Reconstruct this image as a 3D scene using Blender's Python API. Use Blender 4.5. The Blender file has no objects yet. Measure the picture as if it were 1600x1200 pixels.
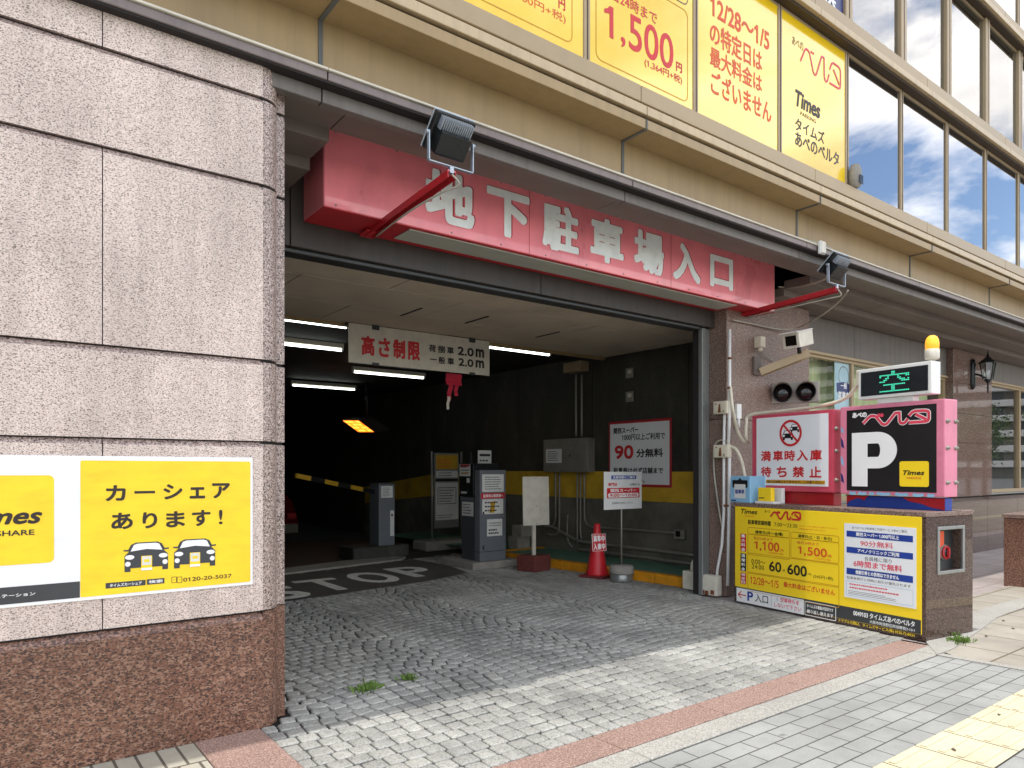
import bpy, bmesh, math, random
from mathutils import Vector, Matrix
random.seed(7)
SC = bpy.context.scene
COL = SC.collection
R = math.radians

# ------------------------------------------------------------------ camera
F = 1110.0                 # focal length in pixels of the 1600 px wide photograph
EYE = 1.5
YAW = R(52.66)
cam_d = bpy.data.cameras.new('camera')
cam_d.sensor_width = 36.0
cam_d.lens = F / 1600 * 36
cam_d.shift_y = 134 / 1600
cam_d.clip_start = 0.05
cam_d.clip_end = 2000
cam = bpy.data.objects.new('camera', cam_d)
COL.objects.link(cam)
cam.location = (0, 0, EYE)
cam.rotation_euler = (R(90), 0, YAW - R(90))
SC.camera = cam

# ------------------------------------------------------------------ sky and sun
SUN_EL = 82
w = bpy.data.worlds.new('World')
SC.world = w
w.use_nodes = True
nt = w.node_tree
nt.nodes.clear()
out = nt.nodes.new('ShaderNodeOutputWorld')
bg = nt.nodes.new('ShaderNodeBackground')
bg.inputs['Strength'].default_value = 0.145
sky = nt.nodes.new('ShaderNodeTexSky')
sky.sky_type = 'NISHITA'
sky.sun_disc = False
sky.sun_elevation = R(SUN_EL)
sky.sun_rotation = R(270)
sky.air_density = 1.0
sky.dust_density = 0.6
tc = nt.nodes.new('ShaderNodeTexCoord')
mp = nt.nodes.new('ShaderNodeMapping')
mp.inputs['Scale'].default_value = (1.0, 1.0, 2.2)
mp.inputs['Location'].default_value = (1.7, 0.4, 0.3)
nz = nt.nodes.new('ShaderNodeTexNoise')
nz.inputs['Scale'].default_value = 3.4
nz.inputs['Detail'].default_value = 9
nz.inputs['Roughness'].default_value = 0.58
nz.inputs['Distortion'].default_value = 0.35
cr = nt.nodes.new('ShaderNodeValToRGB')
cr.color_ramp.elements[0].position = 0.415
cr.color_ramp.elements[1].position = 0.57
nz2 = nt.nodes.new('ShaderNodeTexNoise')
nz2.inputs['Scale'].default_value = 7
nz2.inputs['Detail'].default_value = 6
cr2 = nt.nodes.new('ShaderNodeValToRGB')
cr2.color_ramp.elements[0].position = 0.3
cr2.color_ramp.elements[0].color = (6.8, 6.65, 6.45, 1)
cr2.color_ramp.elements[1].position = 0.7
cr2.color_ramp.elements[1].color = (11.8, 11.3, 10.7, 1)
mx = nt.nodes.new('ShaderNodeMix')
mx.data_type = 'RGBA'
nt.links.new(tc.outputs['Generated'], mp.inputs['Vector'])
nt.links.new(mp.outputs['Vector'], nz.inputs['Vector'])
nt.links.new(mp.outputs['Vector'], nz2.inputs['Vector'])
nt.links.new(nz.outputs['Fac'], cr.inputs['Fac'])
nt.links.new(nz2.outputs['Fac'], cr2.inputs['Fac'])
nt.links.new(cr.outputs['Color'], mx.inputs['Factor'])
nt.links.new(sky.outputs['Color'], mx.inputs[6])
nt.links.new(cr2.outputs['Color'], mx.inputs[7])
nt.links.new(mx.outputs[2], bg.inputs['Color'])
nt.links.new(bg.outputs['Background'], out.inputs['Surface'])

sun_d = bpy.data.lights.new('sun', 'SUN')
sun_d.energy = 1.55
sun_d.angle = R(0.53)
sun_d.color = (1.0, 0.965, 0.91)
sun = bpy.data.objects.new('sun', sun_d)
COL.objects.link(sun)
sun.location = (-8, 0, 30)
sun.rotation_euler = (R(0.0), R(-(90 - SUN_EL)), 0)

SC.view_settings.view_transform = 'Standard'
SC.view_settings.look = 'None'
SC.view_settings.gamma = 1.0
SC.view_settings.exposure = 1.1
SC.cycles.max_bounces = 8
SC.cycles.diffuse_bounces = 5
SC.cycles.use_denoising = True

# ------------------------------------------------------------------ pixel rays (photograph pixels, 1600 x 1200)
FX, FY = math.cos(YAW), math.sin(YAW)
RX, RY = math.sin(YAW), -math.cos(YAW)
def ray(px, py):
    u = (px - 800) / F
    return Vector((FX + u * RX, FY + u * RY, (734 - py) / F))
CAMP = Vector((0, 0, EYE))
def onx(px, py, X):
    v = ray(px, py); return CAMP + v * (X / v.x)
def ony(px, py, Y):
    v = ray(px, py); return CAMP + v * (Y / v.y)
def onz(px, py, Z=0.0):
    v = ray(px, py); return CAMP + v * ((Z - EYE) / v.z)

class Frame:
    """A flat face: origin, right axis u, up axis v, outward normal w."""
    def __init__(s, o, u, v=(0, 0, 1)):
        s.o = Vector(o); s.u = Vector(u).normalized(); s.v = Vector(v).normalized(); s.n = s.u.cross(s.v).normalized()
    def p(s, a, b, c=0.0):
        return s.o + s.u * a + s.v * b + s.n * c
    def uv(s, px, py):
        d = ray(px, py); t = (s.o - CAMP).dot(s.n) / d.dot(s.n); q = CAMP + d * t - s.o
        return q.dot(s.u), q.dot(s.v)
    def off(s, c):
        return Frame(s.o + s.n * c, s.u, s.v)

# ------------------------------------------------------------------ materials
def lin(c):
    c = c / 255
    return c / 12.92 if c <= 0.04045 else ((c + 0.055) / 1.055) ** 2.4
def rgb(r, g, b):
    return (lin(r), lin(g), lin(b), 1)
def base_nodes(name):
    m = bpy.data.materials.new(name); m.use_nodes = True
    return m, m.node_tree, m.node_tree.nodes['Principled BSDF']
def nd(t, k, **kw):
    n = t.nodes.new(k)
    for a, b in kw.items(): setattr(n, a, b)
    return n
def mixcol(t, fac, a, b, mode='MIX'):
    n = nd(t, 'ShaderNodeMix', data_type='RGBA', blend_type=mode)
    for sock, val in ((n.inputs[0], fac), (n.inputs[6], a), (n.inputs[7], b)):
        if isinstance(val, (int, float, tuple)): sock.default_value = val
        else: t.links.new(val, sock)
    return n.outputs[2]
def noise(t, vec, scale, detail=4, rough=0.55, dist=0.0):
    n = nd(t, 'ShaderNodeTexNoise'); n.inputs['Scale'].default_value = scale; n.inputs['Detail'].default_value = detail
    n.inputs['Roughness'].default_value = rough; n.inputs['Distortion'].default_value = dist
    t.links.new(vec, n.inputs['Vector']); return n.outputs['Fac']
def ramp(t, fac, stops):
    n = nd(t, 'ShaderNodeValToRGB'); e = n.color_ramp.elements
    while len(e) < len(stops): e.new(0.5)
    for el, (p, c) in zip(e, stops):
        el.position = p; el.color = c if len(c) == 4 else (*c, 1)
    t.links.new(fac, n.inputs['Fac']); return n.outputs['Color']
def g(v): return (v, v, v, 1)
def coords(t, scale=(1, 1, 1)):
    c = nd(t, 'ShaderNodeTexCoord')
    if scale == (1, 1, 1): return c.outputs['Object']
    m = nd(t, 'ShaderNodeMapping'); m.inputs['Scale'].default_value = scale
    t.links.new(c.outputs['Object'], m.inputs['Vector']); return m.outputs['Vector']
def bump(t, p, h, strength, dist=0.01):
    b = nd(t, 'ShaderNodeBump'); b.inputs['Strength'].default_value = strength; b.inputs['Distance'].default_value = dist
    t.links.new(h, b.inputs['Height']); t.links.new(b.outputs['Normal'], p.inputs['Normal'])
def plain(name, col, rough=0.5, metal=0.0, var=0.12, scale=6, stretch=(1, 1, 1), bmp=0.0, bscale=60, coat=0.0, emis=0.0, fine=0.0, spec=0.5, drip=0.0):
    """A painted, metal or plastic surface with uneven wear: colour and gloss drift over it."""
    m, t, p = base_nodes(name)
    v = coords(t, stretch)
    n = noise(t, v, scale, 6, 0.6)
    c = mixcol(t, 1.0, col, ramp(t, n, [(0.25, g(1 - var * 1.6)), (0.55, g(1.0)), (0.8, g(1 + var * .6))]), 'MULTIPLY')
    if fine:
        c = mixcol(t, 1.0, c, ramp(t, noise(t, v, scale * 14, 3), [(0.3, g(1 - fine)), (0.7, g(1 + fine))]), 'MULTIPLY')
    if drip:
        c = mixcol(t, 1.0, c, ramp(t, noise(t, coords(t, (9, 9, .5)), 1.3, 6, .7), [(.36, g(1 - drip)), (.52, g(1.0))]), 'MULTIPLY')
    t.links.new(c, p.inputs['Base Color'])
    rr = nd(t, 'ShaderNodeMapRange'); rr.inputs['To Min'].default_value = max(0.02, rough - .12); rr.inputs['To Max'].default_value = min(1, rough + .12)
    t.links.new(n, rr.inputs['Value']); t.links.new(rr.outputs['Result'], p.inputs['Roughness'])
    p.inputs['Metallic'].default_value = metal
    p.inputs['Coat Weight'].default_value = coat
    p.inputs['Specular IOR Level'].default_value = spec
    if bmp: bump(t, p, noise(t, v, bscale, 3), bmp, 0.004)
    if emis:
        p.inputs['Emission Color'].default_value = col; p.inputs['Emission Strength'].default_value = emis
    return m
def granite(name, base, dark, light, scale=55, rough=0.35, stretch=(1, 1, 1), amount=0.5, bmp=0.15, blotch=0.12, streak=0.0):
    m, t, p = base_nodes(name)
    v = coords(t, stretch)
    n1 = noise(t, v, scale, 2, 0.5, 0.4)
    n2 = noise(t, v, scale * 1.7, 2, 0.5, 0.2)
    c = mixcol(t, ramp(t, n1, [(0.50 - .02, g(0)), (0.50 + .10, g(1))]), base, light)
    k = 0.43 + amount * 0.10
    c = mixcol(t, ramp(t, n2, [(k - .09, g(1)), (k, g(0))]), c, dark)
    big = noise(t, coords(t), 1.3, 5, 0.6)
    c = mixcol(t, 1.0, c, ramp(t, big, [(0.3, g(1 - blotch)), (0.7, g(1 + blotch * .5))]), 'MULTIPLY')
    if streak:
        sv = noise(t, coords(t, (5, 5, 0.35)), 2.2, 5, 0.65)
        c = mixcol(t, 1.0, c, ramp(t, sv, [(0.35, g(1 - streak)), (0.6, g(1.0))]), 'MULTIPLY')
    t.links.new(c, p.inputs['Base Color'])
    p.inputs['Roughness'].default_value = rough
    if bmp: bump(t, p, n2, bmp, 0.003)
    return m
def emitter(name, col, s):
    m, t, p = base_nodes(name)
    p.inputs['Base Color'].default_value = col
    p.inputs['Emission Color'].default_value = col; p.inputs['Emission Strength'].default_value = s
    return m

M = {}
M['granite_pale'] = granite('pale flamed granite', rgb(218, 199, 188), rgb(128, 110, 102), rgb(230, 214, 204), 74, 0.75, (1, 1, 1.6), .40, .2, .16, .16)
M['granite_pol'] = granite('pale granite edge', rgb(160, 140, 132), rgb(70, 58, 54), rgb(196, 178, 168), 70, 0.35, (1, 1, 1), .6, .05)
M['granite_red'] = granite('red brown granite', rgb(126, 88, 70), rgb(66, 48, 43), rgb(160, 124, 104), 44, 0.28, (1, 1, 1.7), .75, .03, .2, .12)
M['granite_brown'] = granite('brown polished granite', rgb(86, 68, 60), rgb(44, 36, 33), rgb(108, 88, 80), 60, 0.04, (1, 1, 1), .6, .0, .08)
M['granite_mirror'] = granite('mirror polished granite', rgb(120, 98, 88), rgb(70, 58, 52), rgb(142, 118, 108), 60, 0.03, (1, 1, 1), .5, .0, .06)
M['granite_honed'] = granite('brown honed granite', rgb(132, 108, 96), rgb(64, 50, 46), rgb(160, 136, 124), 60, 0.45, (1, 1, 1), .6, .05, .12, .1)
M['granite_pink'] = granite('pink granite paving', rgb(150, 122, 110), rgb(112, 86, 77), rgb(174, 148, 136), 70, 0.7, (1, 1, 1), .6, .2, .1)
M['joint'] = plain('dark joint', rgb(34, 28, 28), 0.8)
M['beige'] = plain('beige coated steel', rgb(158, 134, 94), 0.45, 0, .09, 1.5, (1, 1, .5), .02, drip=.12)
M['beige_lt'] = plain('pale beige aluminium', rgb(188, 167, 132), 0.4, 0.0, .08, 3, drip=.14)
M['bronze'] = plain('bronze aluminium frame', rgb(164, 144, 112), 0.42, 0.1, .08, 3)
M['bronze_dk'] = plain('dark bronze recess', rgb(62, 48, 32), 0.6)
M['fascia'] = plain('purple grey steel fascia', rgb(122, 110, 106), 0.45, 0, .10, 2.5, (1, 1, 3), drip=.16)
M['jamb'] = plain('grey jamb steel', rgb(126, 128, 125), 0.42, 0.25, .12, 5, (4, 4, .4))
M['lintel'] = plain('dark grey lintel panel', rgb(62, 56, 51), 0.5, 0, .2, 2, drip=.2)
M['fascia2'] = plain('grey steel fascia', rgb(112, 106, 100), 0.5, 0, .12, 2.5, (1, 1, 3), drip=.18)
M['soffit'] = plain('grey soffit panel', rgb(112, 101, 94), 0.55, 0, .16, 2)
M['flash'] = plain('pale flashing edge', rgb(206, 200, 184), 0.5)
M['seam'] = plain('grey sealant', rgb(96, 98, 96), 0.7)
M['steel'] = plain('brushed steel frame', rgb(150, 152, 150), 0.38, 0.6, .1, 5, (4, 4, .4))
M['steel_dk'] = plain('dark steel', rgb(70, 72, 72), 0.45, 0.5, .15, 5)
M['galv'] = plain('grey conduit', rgb(142, 138, 128), 0.45, .35, .15, 9)
M['white'] = plain('white paint', rgb(228, 228, 224), 0.4, 0, .06, 5)
M['offwhite'] = plain('aged white paint', rgb(214, 208, 192), 0.5, 0, .12, 7, fine=.04)
M['cream'] = plain('cream plastic', rgb(214, 206, 184), 0.5, 0, .12, 9)
M['rust'] = plain('rust stain', rgb(120, 70, 36), 0.8, 0, .3, 20)
M['sheet'] = plain('printed white sheet', rgb(232, 234, 236), 0.45, 0, .03, 2)
M['paper'] = plain('paper notice', rgb(218, 218, 214), 0.7, 0, .06, 9)
M['yellow'] = plain('printed yellow sheet', rgb(250, 214, 40), 0.42, 0, .04, 2)
M['yellow_vinyl'] = plain('yellow vinyl film', rgb(250, 212, 36), 0.5, 0, .10, 5, (1, 1, 3), .18, 24)
M['white_vinyl'] = plain('white vinyl film', rgb(236, 236, 236), 0.5, 0, .05, 5, (1, 1, 3), .18, 24)
M['win_yellow'] = plain('yellow window film', rgb(250, 208, 30), 0.12, 0, .04, 2, coat=.9)
M['win_yellow'].node_tree.nodes['Principled BSDF'].inputs['Coat IOR'].default_value = 1.62; M['win_yellow'].node_tree.nodes['Principled BSDF'].inputs['Coat Roughness'].default_value = .02
M['black'] = plain('black print', rgb(26, 24, 26), 0.5, 0, .1)
M['ink'] = plain('brown black ink', rgb(44, 32, 26), 0.55)
M['char'] = plain('charcoal print', rgb(58, 60, 62), 0.5)
M['redink'] = plain('red print', rgb(206, 40, 44), 0.5)
M['orange'] = plain('orange red print', rgb(222, 84, 36), 0.5)
M['line'] = plain('ochre print line', rgb(204, 148, 20), 0.5)
M['blue'] = plain('blue print', rgb(34, 64, 152), 0.5)
M['bluelt'] = plain('light blue print', rgb(140, 188, 220), 0.5, 0, .08)
M['paper_blue'] = plain('pale teal paper', rgb(168, 200, 210), 0.6)
M['navy'] = plain('navy print', rgb(34, 52, 110), 0.4)
M['white_ink'] = plain('white print', rgb(240, 240, 238), 0.5, 0, .02)
M['pink_ink'] = plain('pink print', rgb(222, 70, 92), 0.5)
M['sign_red'] = plain('faded red sign paint', rgb(254, 142, 150), 0.30, 0, .16, 2.2, (1, 1, .6), .02, 40, coat=.7)
M['sign_dkred'] = plain('red sign edge paint', rgb(176, 34, 42), 0.45, 0, .15, 4)
M['sign_text'] = plain('silver grey lettering', rgb(244, 248, 244), 0.45, 0, .08, 8)
M['pink'] = plain('faded pink paint', rgb(222, 132, 156), 0.4, 0, .10, 5, fine=.03)
M['pink_dk'] = plain('worn rose paint', rgb(206, 78, 98), 0.45, 0, .12, 5)
M['diffuser'] = plain('grey acrylic diffuser', rgb(176, 176, 164), 0.35, 0, .10, 2, (1, 6, 1))
M['lamp_black'] = plain('black lamp casting', rgb(30, 33, 35), 0.3, 0.2, .15, 8)
M['lamp_grey'] = plain('grey lamp casting', rgb(170, 180, 190), 0.3, 0.5, .1, 8)
M['glass_dark'] = plain('dark lens', rgb(24, 20, 20), 0.1)
M['cable'] = plain('grey cable sheath', rgb(168, 164, 150), 0.55)
M['cable_dk'] = plain('black cable sheath', rgb(30, 30, 30), 0.5)
M['machine'] = plain('grey machine paint', rgb(108, 112, 118), 0.4, 0, .08, 5)
M['machine_dk'] = plain('dark grey machine paint', rgb(70, 74, 80), 0.45, 0, .1, 5)
M['cone'] = plain('red cone plastic', rgb(206, 36, 46), 0.45, 0, .12, 8)
M['cone_base'] = plain('dark red rubber', rgb(120, 40, 44), 0.75, 0, .25, 9)
M['brickred'] = plain('red brown block', rgb(112, 56, 52), 0.8, 0, .25, 12, fine=.1)
M['concrete'] = plain('grey concrete', rgb(150, 146, 138), 0.85, 0, .18, 5, bmp=.3, bscale=90, fine=.08)
M['kerb_yellow'] = plain('orange yellow kerb paint', rgb(216, 146, 24), 0.55, 0, .18, 6, bmp=.2, fine=.06)
M['greenfloor'] = plain('green floor coating', rgb(92, 136, 116), 0.5, 0, .22, 5)
M['boom_yellow'] = plain('boom yellow', rgb(190, 148, 36), 0.5)
M['orange_lens'] = emitter('amber beacon dome', (1.0, 0.42, 0.03, 1), 0.35)
M['led'] = emitter('green led dots', (0.06, 0.66, 0.40, 1), 0.28)
M['led_dim'] = plain('black led panel', rgb(34, 38, 42), 0.35)
M['tube'] = emitter('fluorescent tube', (0.93, 1.0, 0.94, 1), 3.2)
M['warn'] = emitter('orange led display', (1.0, 0.20, 0.01, 1), 1.1)
M['warn_hot'] = emitter('bright orange led dots', (1.0, 0.40, 0.05, 1), 1.2)
M['curtain'] = plain('pale green curtain', rgb(216, 224, 182), 0.9, 0, .10, 3, (6, 6, .3))
M['room'] = plain('dim room interior', rgb(92, 94, 84), 0.8, 0, .2, 2)
M['carred'] = plain('red car paint', rgb(130, 12, 18), 0.25, 0, .04, coat=.6)
M['chrome'] = plain('pale bumper', rgb(150, 140, 120), 0.4)
M['leaf'] = plain('green leaves', rgb(74, 104, 44), 0.5, 0, .35, 2.5)
M['bark'] = plain('grey brown bark', rgb(90, 74, 60), 0.9, 0, .3, 9)
M['weed'] = plain('bright green weed', rgb(110, 138, 62), 0.6, 0, .25, 30)
M['far_white'] = plain('far white balcony band', rgb(216, 212, 206), 0.7)
M['far_grey'] = plain('far grey wall', rgb(128, 120, 116), 0.7)  # plain grey of the wall behind the white balcony bands
M['far_glass'] = plain('far dark glazing', rgb(60, 64, 72), 0.2)
M['road_paint'] = plain('worn white road paint', rgb(226, 224, 214), 0.8, 0, .25, 12, fine=.12)
M['tassel'] = plain('red ribbon', rgb(190, 30, 60), 0.7)
M['tactile'] = plain('yellow tactile paving', rgb(206, 195, 162), 0.8, 0, .14, 4, bmp=.15, fine=.06)

def mat_glass(name, tint, metal, rough, ripple=0.0):
    m, t, p = base_nodes(name)
    p.inputs['Base Color'].default_value = tint; p.inputs['Metallic'].default_value = metal; p.inputs['Roughness'].default_value = rough
    if ripple: bump(t, p, noise(t, coords(t), 0.9, 2), ripple, 0.02)
    return m
M['mirror'] = mat_glass('reflective window glass', (0.38, 0.39, 0.415, 1), 1.0, 0.012, .03)
def mat_semi(name, refl, tint, rough=0.01):
    """Clear pane: part mirror, part see-through, the same for every ray."""
    m = bpy.data.materials.new(name); m.use_nodes = True; t = m.node_tree; t.nodes.clear()
    o = nd(t, 'ShaderNodeOutputMaterial'); mixs = nd(t, 'ShaderNodeMixShader'); gl = nd(t, 'ShaderNodeBsdfGlossy'); tr = nd(t, 'ShaderNodeBsdfTransparent')
    gl.inputs['Roughness'].default_value = rough; gl.inputs['Color'].default_value = (.95, .95, .97, 1); tr.inputs['Color'].default_value = tint
    mixs.inputs['Fac'].default_value = refl
    t.links.new(tr.outputs[0], mixs.inputs[1]); t.links.new(gl.outputs[0], mixs.inputs[2]); t.links.new(mixs.outputs[0], o.inputs['Surface'])
    return m
M['semi'] = mat_semi('coated window glass', 0.38, (.55, .62, .68, 1))
M['shop_clear'] = mat_semi('clear shop glass', 0.13, (.93, .96, .92, 1))
M['shop'] = mat_semi('shop window glass', 0.30, (.86, .90, .88, 1))

def mat_pavers(name, c1, c2, mortar, bw, rh, ms, off=.5, rough=.8):
    m, t, p = base_nodes(name)
    v = coords(t)
    b = nd(t, 'ShaderNodeTexBrick'); b.offset = off
    b.inputs['Scale'].default_value = 1; b.inputs['Brick Width'].default_value = bw; b.inputs['Row Height'].default_value = rh
    b.inputs['Mortar Size'].default_value = ms; b.inputs['Mortar Smooth'].default_value = .3
    b.inputs['Color1'].default_value = c1; b.inputs['Color2'].default_value = c2; b.inputs['Mortar'].default_value = mortar
    t.links.new(v, b.inputs['Vector'])
    c = mixcol(t, 1.0, b.outputs['Color'], ramp(t, noise(t, v, 170, 2), [(0.3, g(.82)), (0.7, g(1.1))]), 'MULTIPLY')
    c = mixcol(t, 1.0, c, ramp(t, noise(t, v, 1.6, 7, .7), [(0.3, g(.72)), (0.62, g(1.06))]), 'MULTIPLY')
    c = mixcol(t, 1.0, c, ramp(t, noise(t, v, 9, 2, .4), [(0.24, g(.6)), (0.30, g(1.0))]), 'MULTIPLY')   # spots and stains
    t.links.new(c, p.inputs['Base Color']); p.inputs['Roughness'].default_value = rough
    inv = nd(t, 'ShaderNodeMath', operation='SUBTRACT'); inv.inputs[0].default_value = 1
    t.links.new(b.outputs['Fac'], inv.inputs[1])
    bump(t, p, inv.outputs[0], .7, .006)
    return m
M['pavers'] = mat_pavers('grey block pavers', rgb(156, 157, 152), rgb(147, 148, 144), rgb(70, 68, 64), .245, .1235, .0045, .43)
M['flags'] = mat_pavers('beige paving flags', rgb(166, 159, 146), rgb(156, 149, 136), rgb(112, 98, 78), .60, .60, .010, 0.0)
M['court'] = mat_pavers('brown forecourt tiles', rgb(186, 174, 170), rgb(174, 162, 158), rgb(130, 120, 114), .40, .40, .006, 0.0, .5)
M['tanpav'] = mat_pavers('tan side pavers', rgb(176, 170, 154), rgb(164, 158, 142), rgb(92, 86, 74), .10, .4, .008)
M['band'] = granite('washed concrete band', rgb(160, 157, 149), rgb(132, 129, 120), rgb(178, 175, 167), 80, .85, (1, 1, 1), .5, .3, .15)
M['asphalt'] = plain('asphalt', rgb(92, 92, 92), .9, 0, .12, 3, bmp=.3, bscale=120, fine=.12)

def mat_cobble():
    m, t, p = base_nodes('grey cobblestone')
    geo = nd(t, 'ShaderNodeNewGeometry')
    v = coords(t)
    c = ramp(t, geo.outputs['Random Per Island'], [(0, rgb(158, 157, 151)), (.5, rgb(168, 167, 160)), (1, rgb(177, 176, 168))])
    c = mixcol(t, 1.0, c, ramp(t, noise(t, v, 90, 4, .7), [(0.36, g(.5)), (0.52, g(1.08))]), 'MULTIPLY')
    c = mixcol(t, 1.0, c, ramp(t, noise(t, v, 1.1, 6, .65), [(0.32, g(.62)), (0.62, g(1.05))]), 'MULTIPLY')
    c = mixcol(t, 1.0, c, ramp(t, noise(t, coords(t, (1.0, .22, 1)), 1.7, 5, .6), [(.36, g(.78)), (.55, g(1.0))]), 'MULTIPLY')   # oily tyre tracks along the drive
    t.links.new(c, p.inputs['Base Color']); p.inputs['Roughness'].default_value = .62
    bump(t, p, noise(t, v, 70, 4), .45, .006)
    return m
M['cobble'] = mat_cobble()
M['shaded_asphalt'] = plain('asphalt with painted shade', rgb(84, 80, 74), .75, 0, .3, 2.2, bmp=.25, bscale=110, fine=.12)  # colour darkened to stand in for the garage's falling light
M['grout'] = plain('dark dirt joint', rgb(48, 45, 40), .95, 0, .25, 4, fine=.2)
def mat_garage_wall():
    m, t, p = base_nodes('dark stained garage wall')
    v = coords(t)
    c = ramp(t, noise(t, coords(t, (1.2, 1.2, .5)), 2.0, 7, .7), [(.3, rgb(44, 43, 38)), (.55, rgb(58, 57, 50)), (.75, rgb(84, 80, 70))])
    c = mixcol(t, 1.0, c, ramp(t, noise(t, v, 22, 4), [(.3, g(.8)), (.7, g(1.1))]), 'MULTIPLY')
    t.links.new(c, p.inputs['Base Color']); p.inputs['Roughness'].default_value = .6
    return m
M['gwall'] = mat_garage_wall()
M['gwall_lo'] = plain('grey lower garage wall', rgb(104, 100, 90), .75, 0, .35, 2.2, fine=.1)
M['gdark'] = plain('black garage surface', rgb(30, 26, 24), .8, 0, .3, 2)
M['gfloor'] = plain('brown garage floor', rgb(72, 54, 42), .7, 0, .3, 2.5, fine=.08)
M['band_yellow'] = plain('worn yellow wall band', rgb(204, 164, 44), .6, 0, .25, 2.5, fine=.07)
M['ceil'] = plain('beige ceiling board', rgb(206, 190, 168), .8, 0, .12, 1.6, (1, 1, 1), .05)

# ------------------------------------------------------------------ mesh collector
_txt = {}
def text_mesh(s, bold=0.0, shear=0.0):
    k = (s, bold, shear)
    if k not in _txt:
        cu = bpy.data.curves.new('t', 'FONT'); cu.body = s; cu.offset = bold; cu.shear = shear; cu.resolution_u = 4
        o = bpy.data.objects.new('t', cu); COL.objects.link(o)
        dg = bpy.context.evaluated_depsgraph_get()
        me = bpy.data.meshes.new_from_object(o.evaluated_get(dg))
        vs = [v.co.copy() for v in me.vertices]; fs = [tuple(p.vertices) for p in me.polygons]
        bpy.data.objects.remove(o); bpy.data.curves.remove(cu); bpy.data.meshes.remove(me)
        if '1' in s and not shear:      # the built-in figure one is a bare bar: give it its flag
            for a, b_ in zip(fs[::1], fs[1:]):
                ids = sorted(set(a) | set(b_)); xx = [vs[q].x for q in ids]; yy = [vs[q].y for q in ids]
                if len(ids) == 4 and abs(max(yy) - .68) < .02 and abs(min(yy)) < .01 and .07 < max(xx) - min(xx) < .13:
                    x, t, k0 = min(xx), max(yy), len(vs)
                    vs += [Vector((x, t, 0)), Vector((x - .05, t - .07, 0)), Vector((x - .15, t - .12, 0)), Vector((x - .15, t - .20, 0)), Vector((x, t - .155, 0))]
                    fs.append(tuple(range(k0, k0 + 5)))
        xs = [v.x for v in vs]; ys = [v.y for v in vs]
        _txt[k] = (vs, fs, min(xs), max(xs), min(ys), max(ys))
    return _txt[k]

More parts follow.
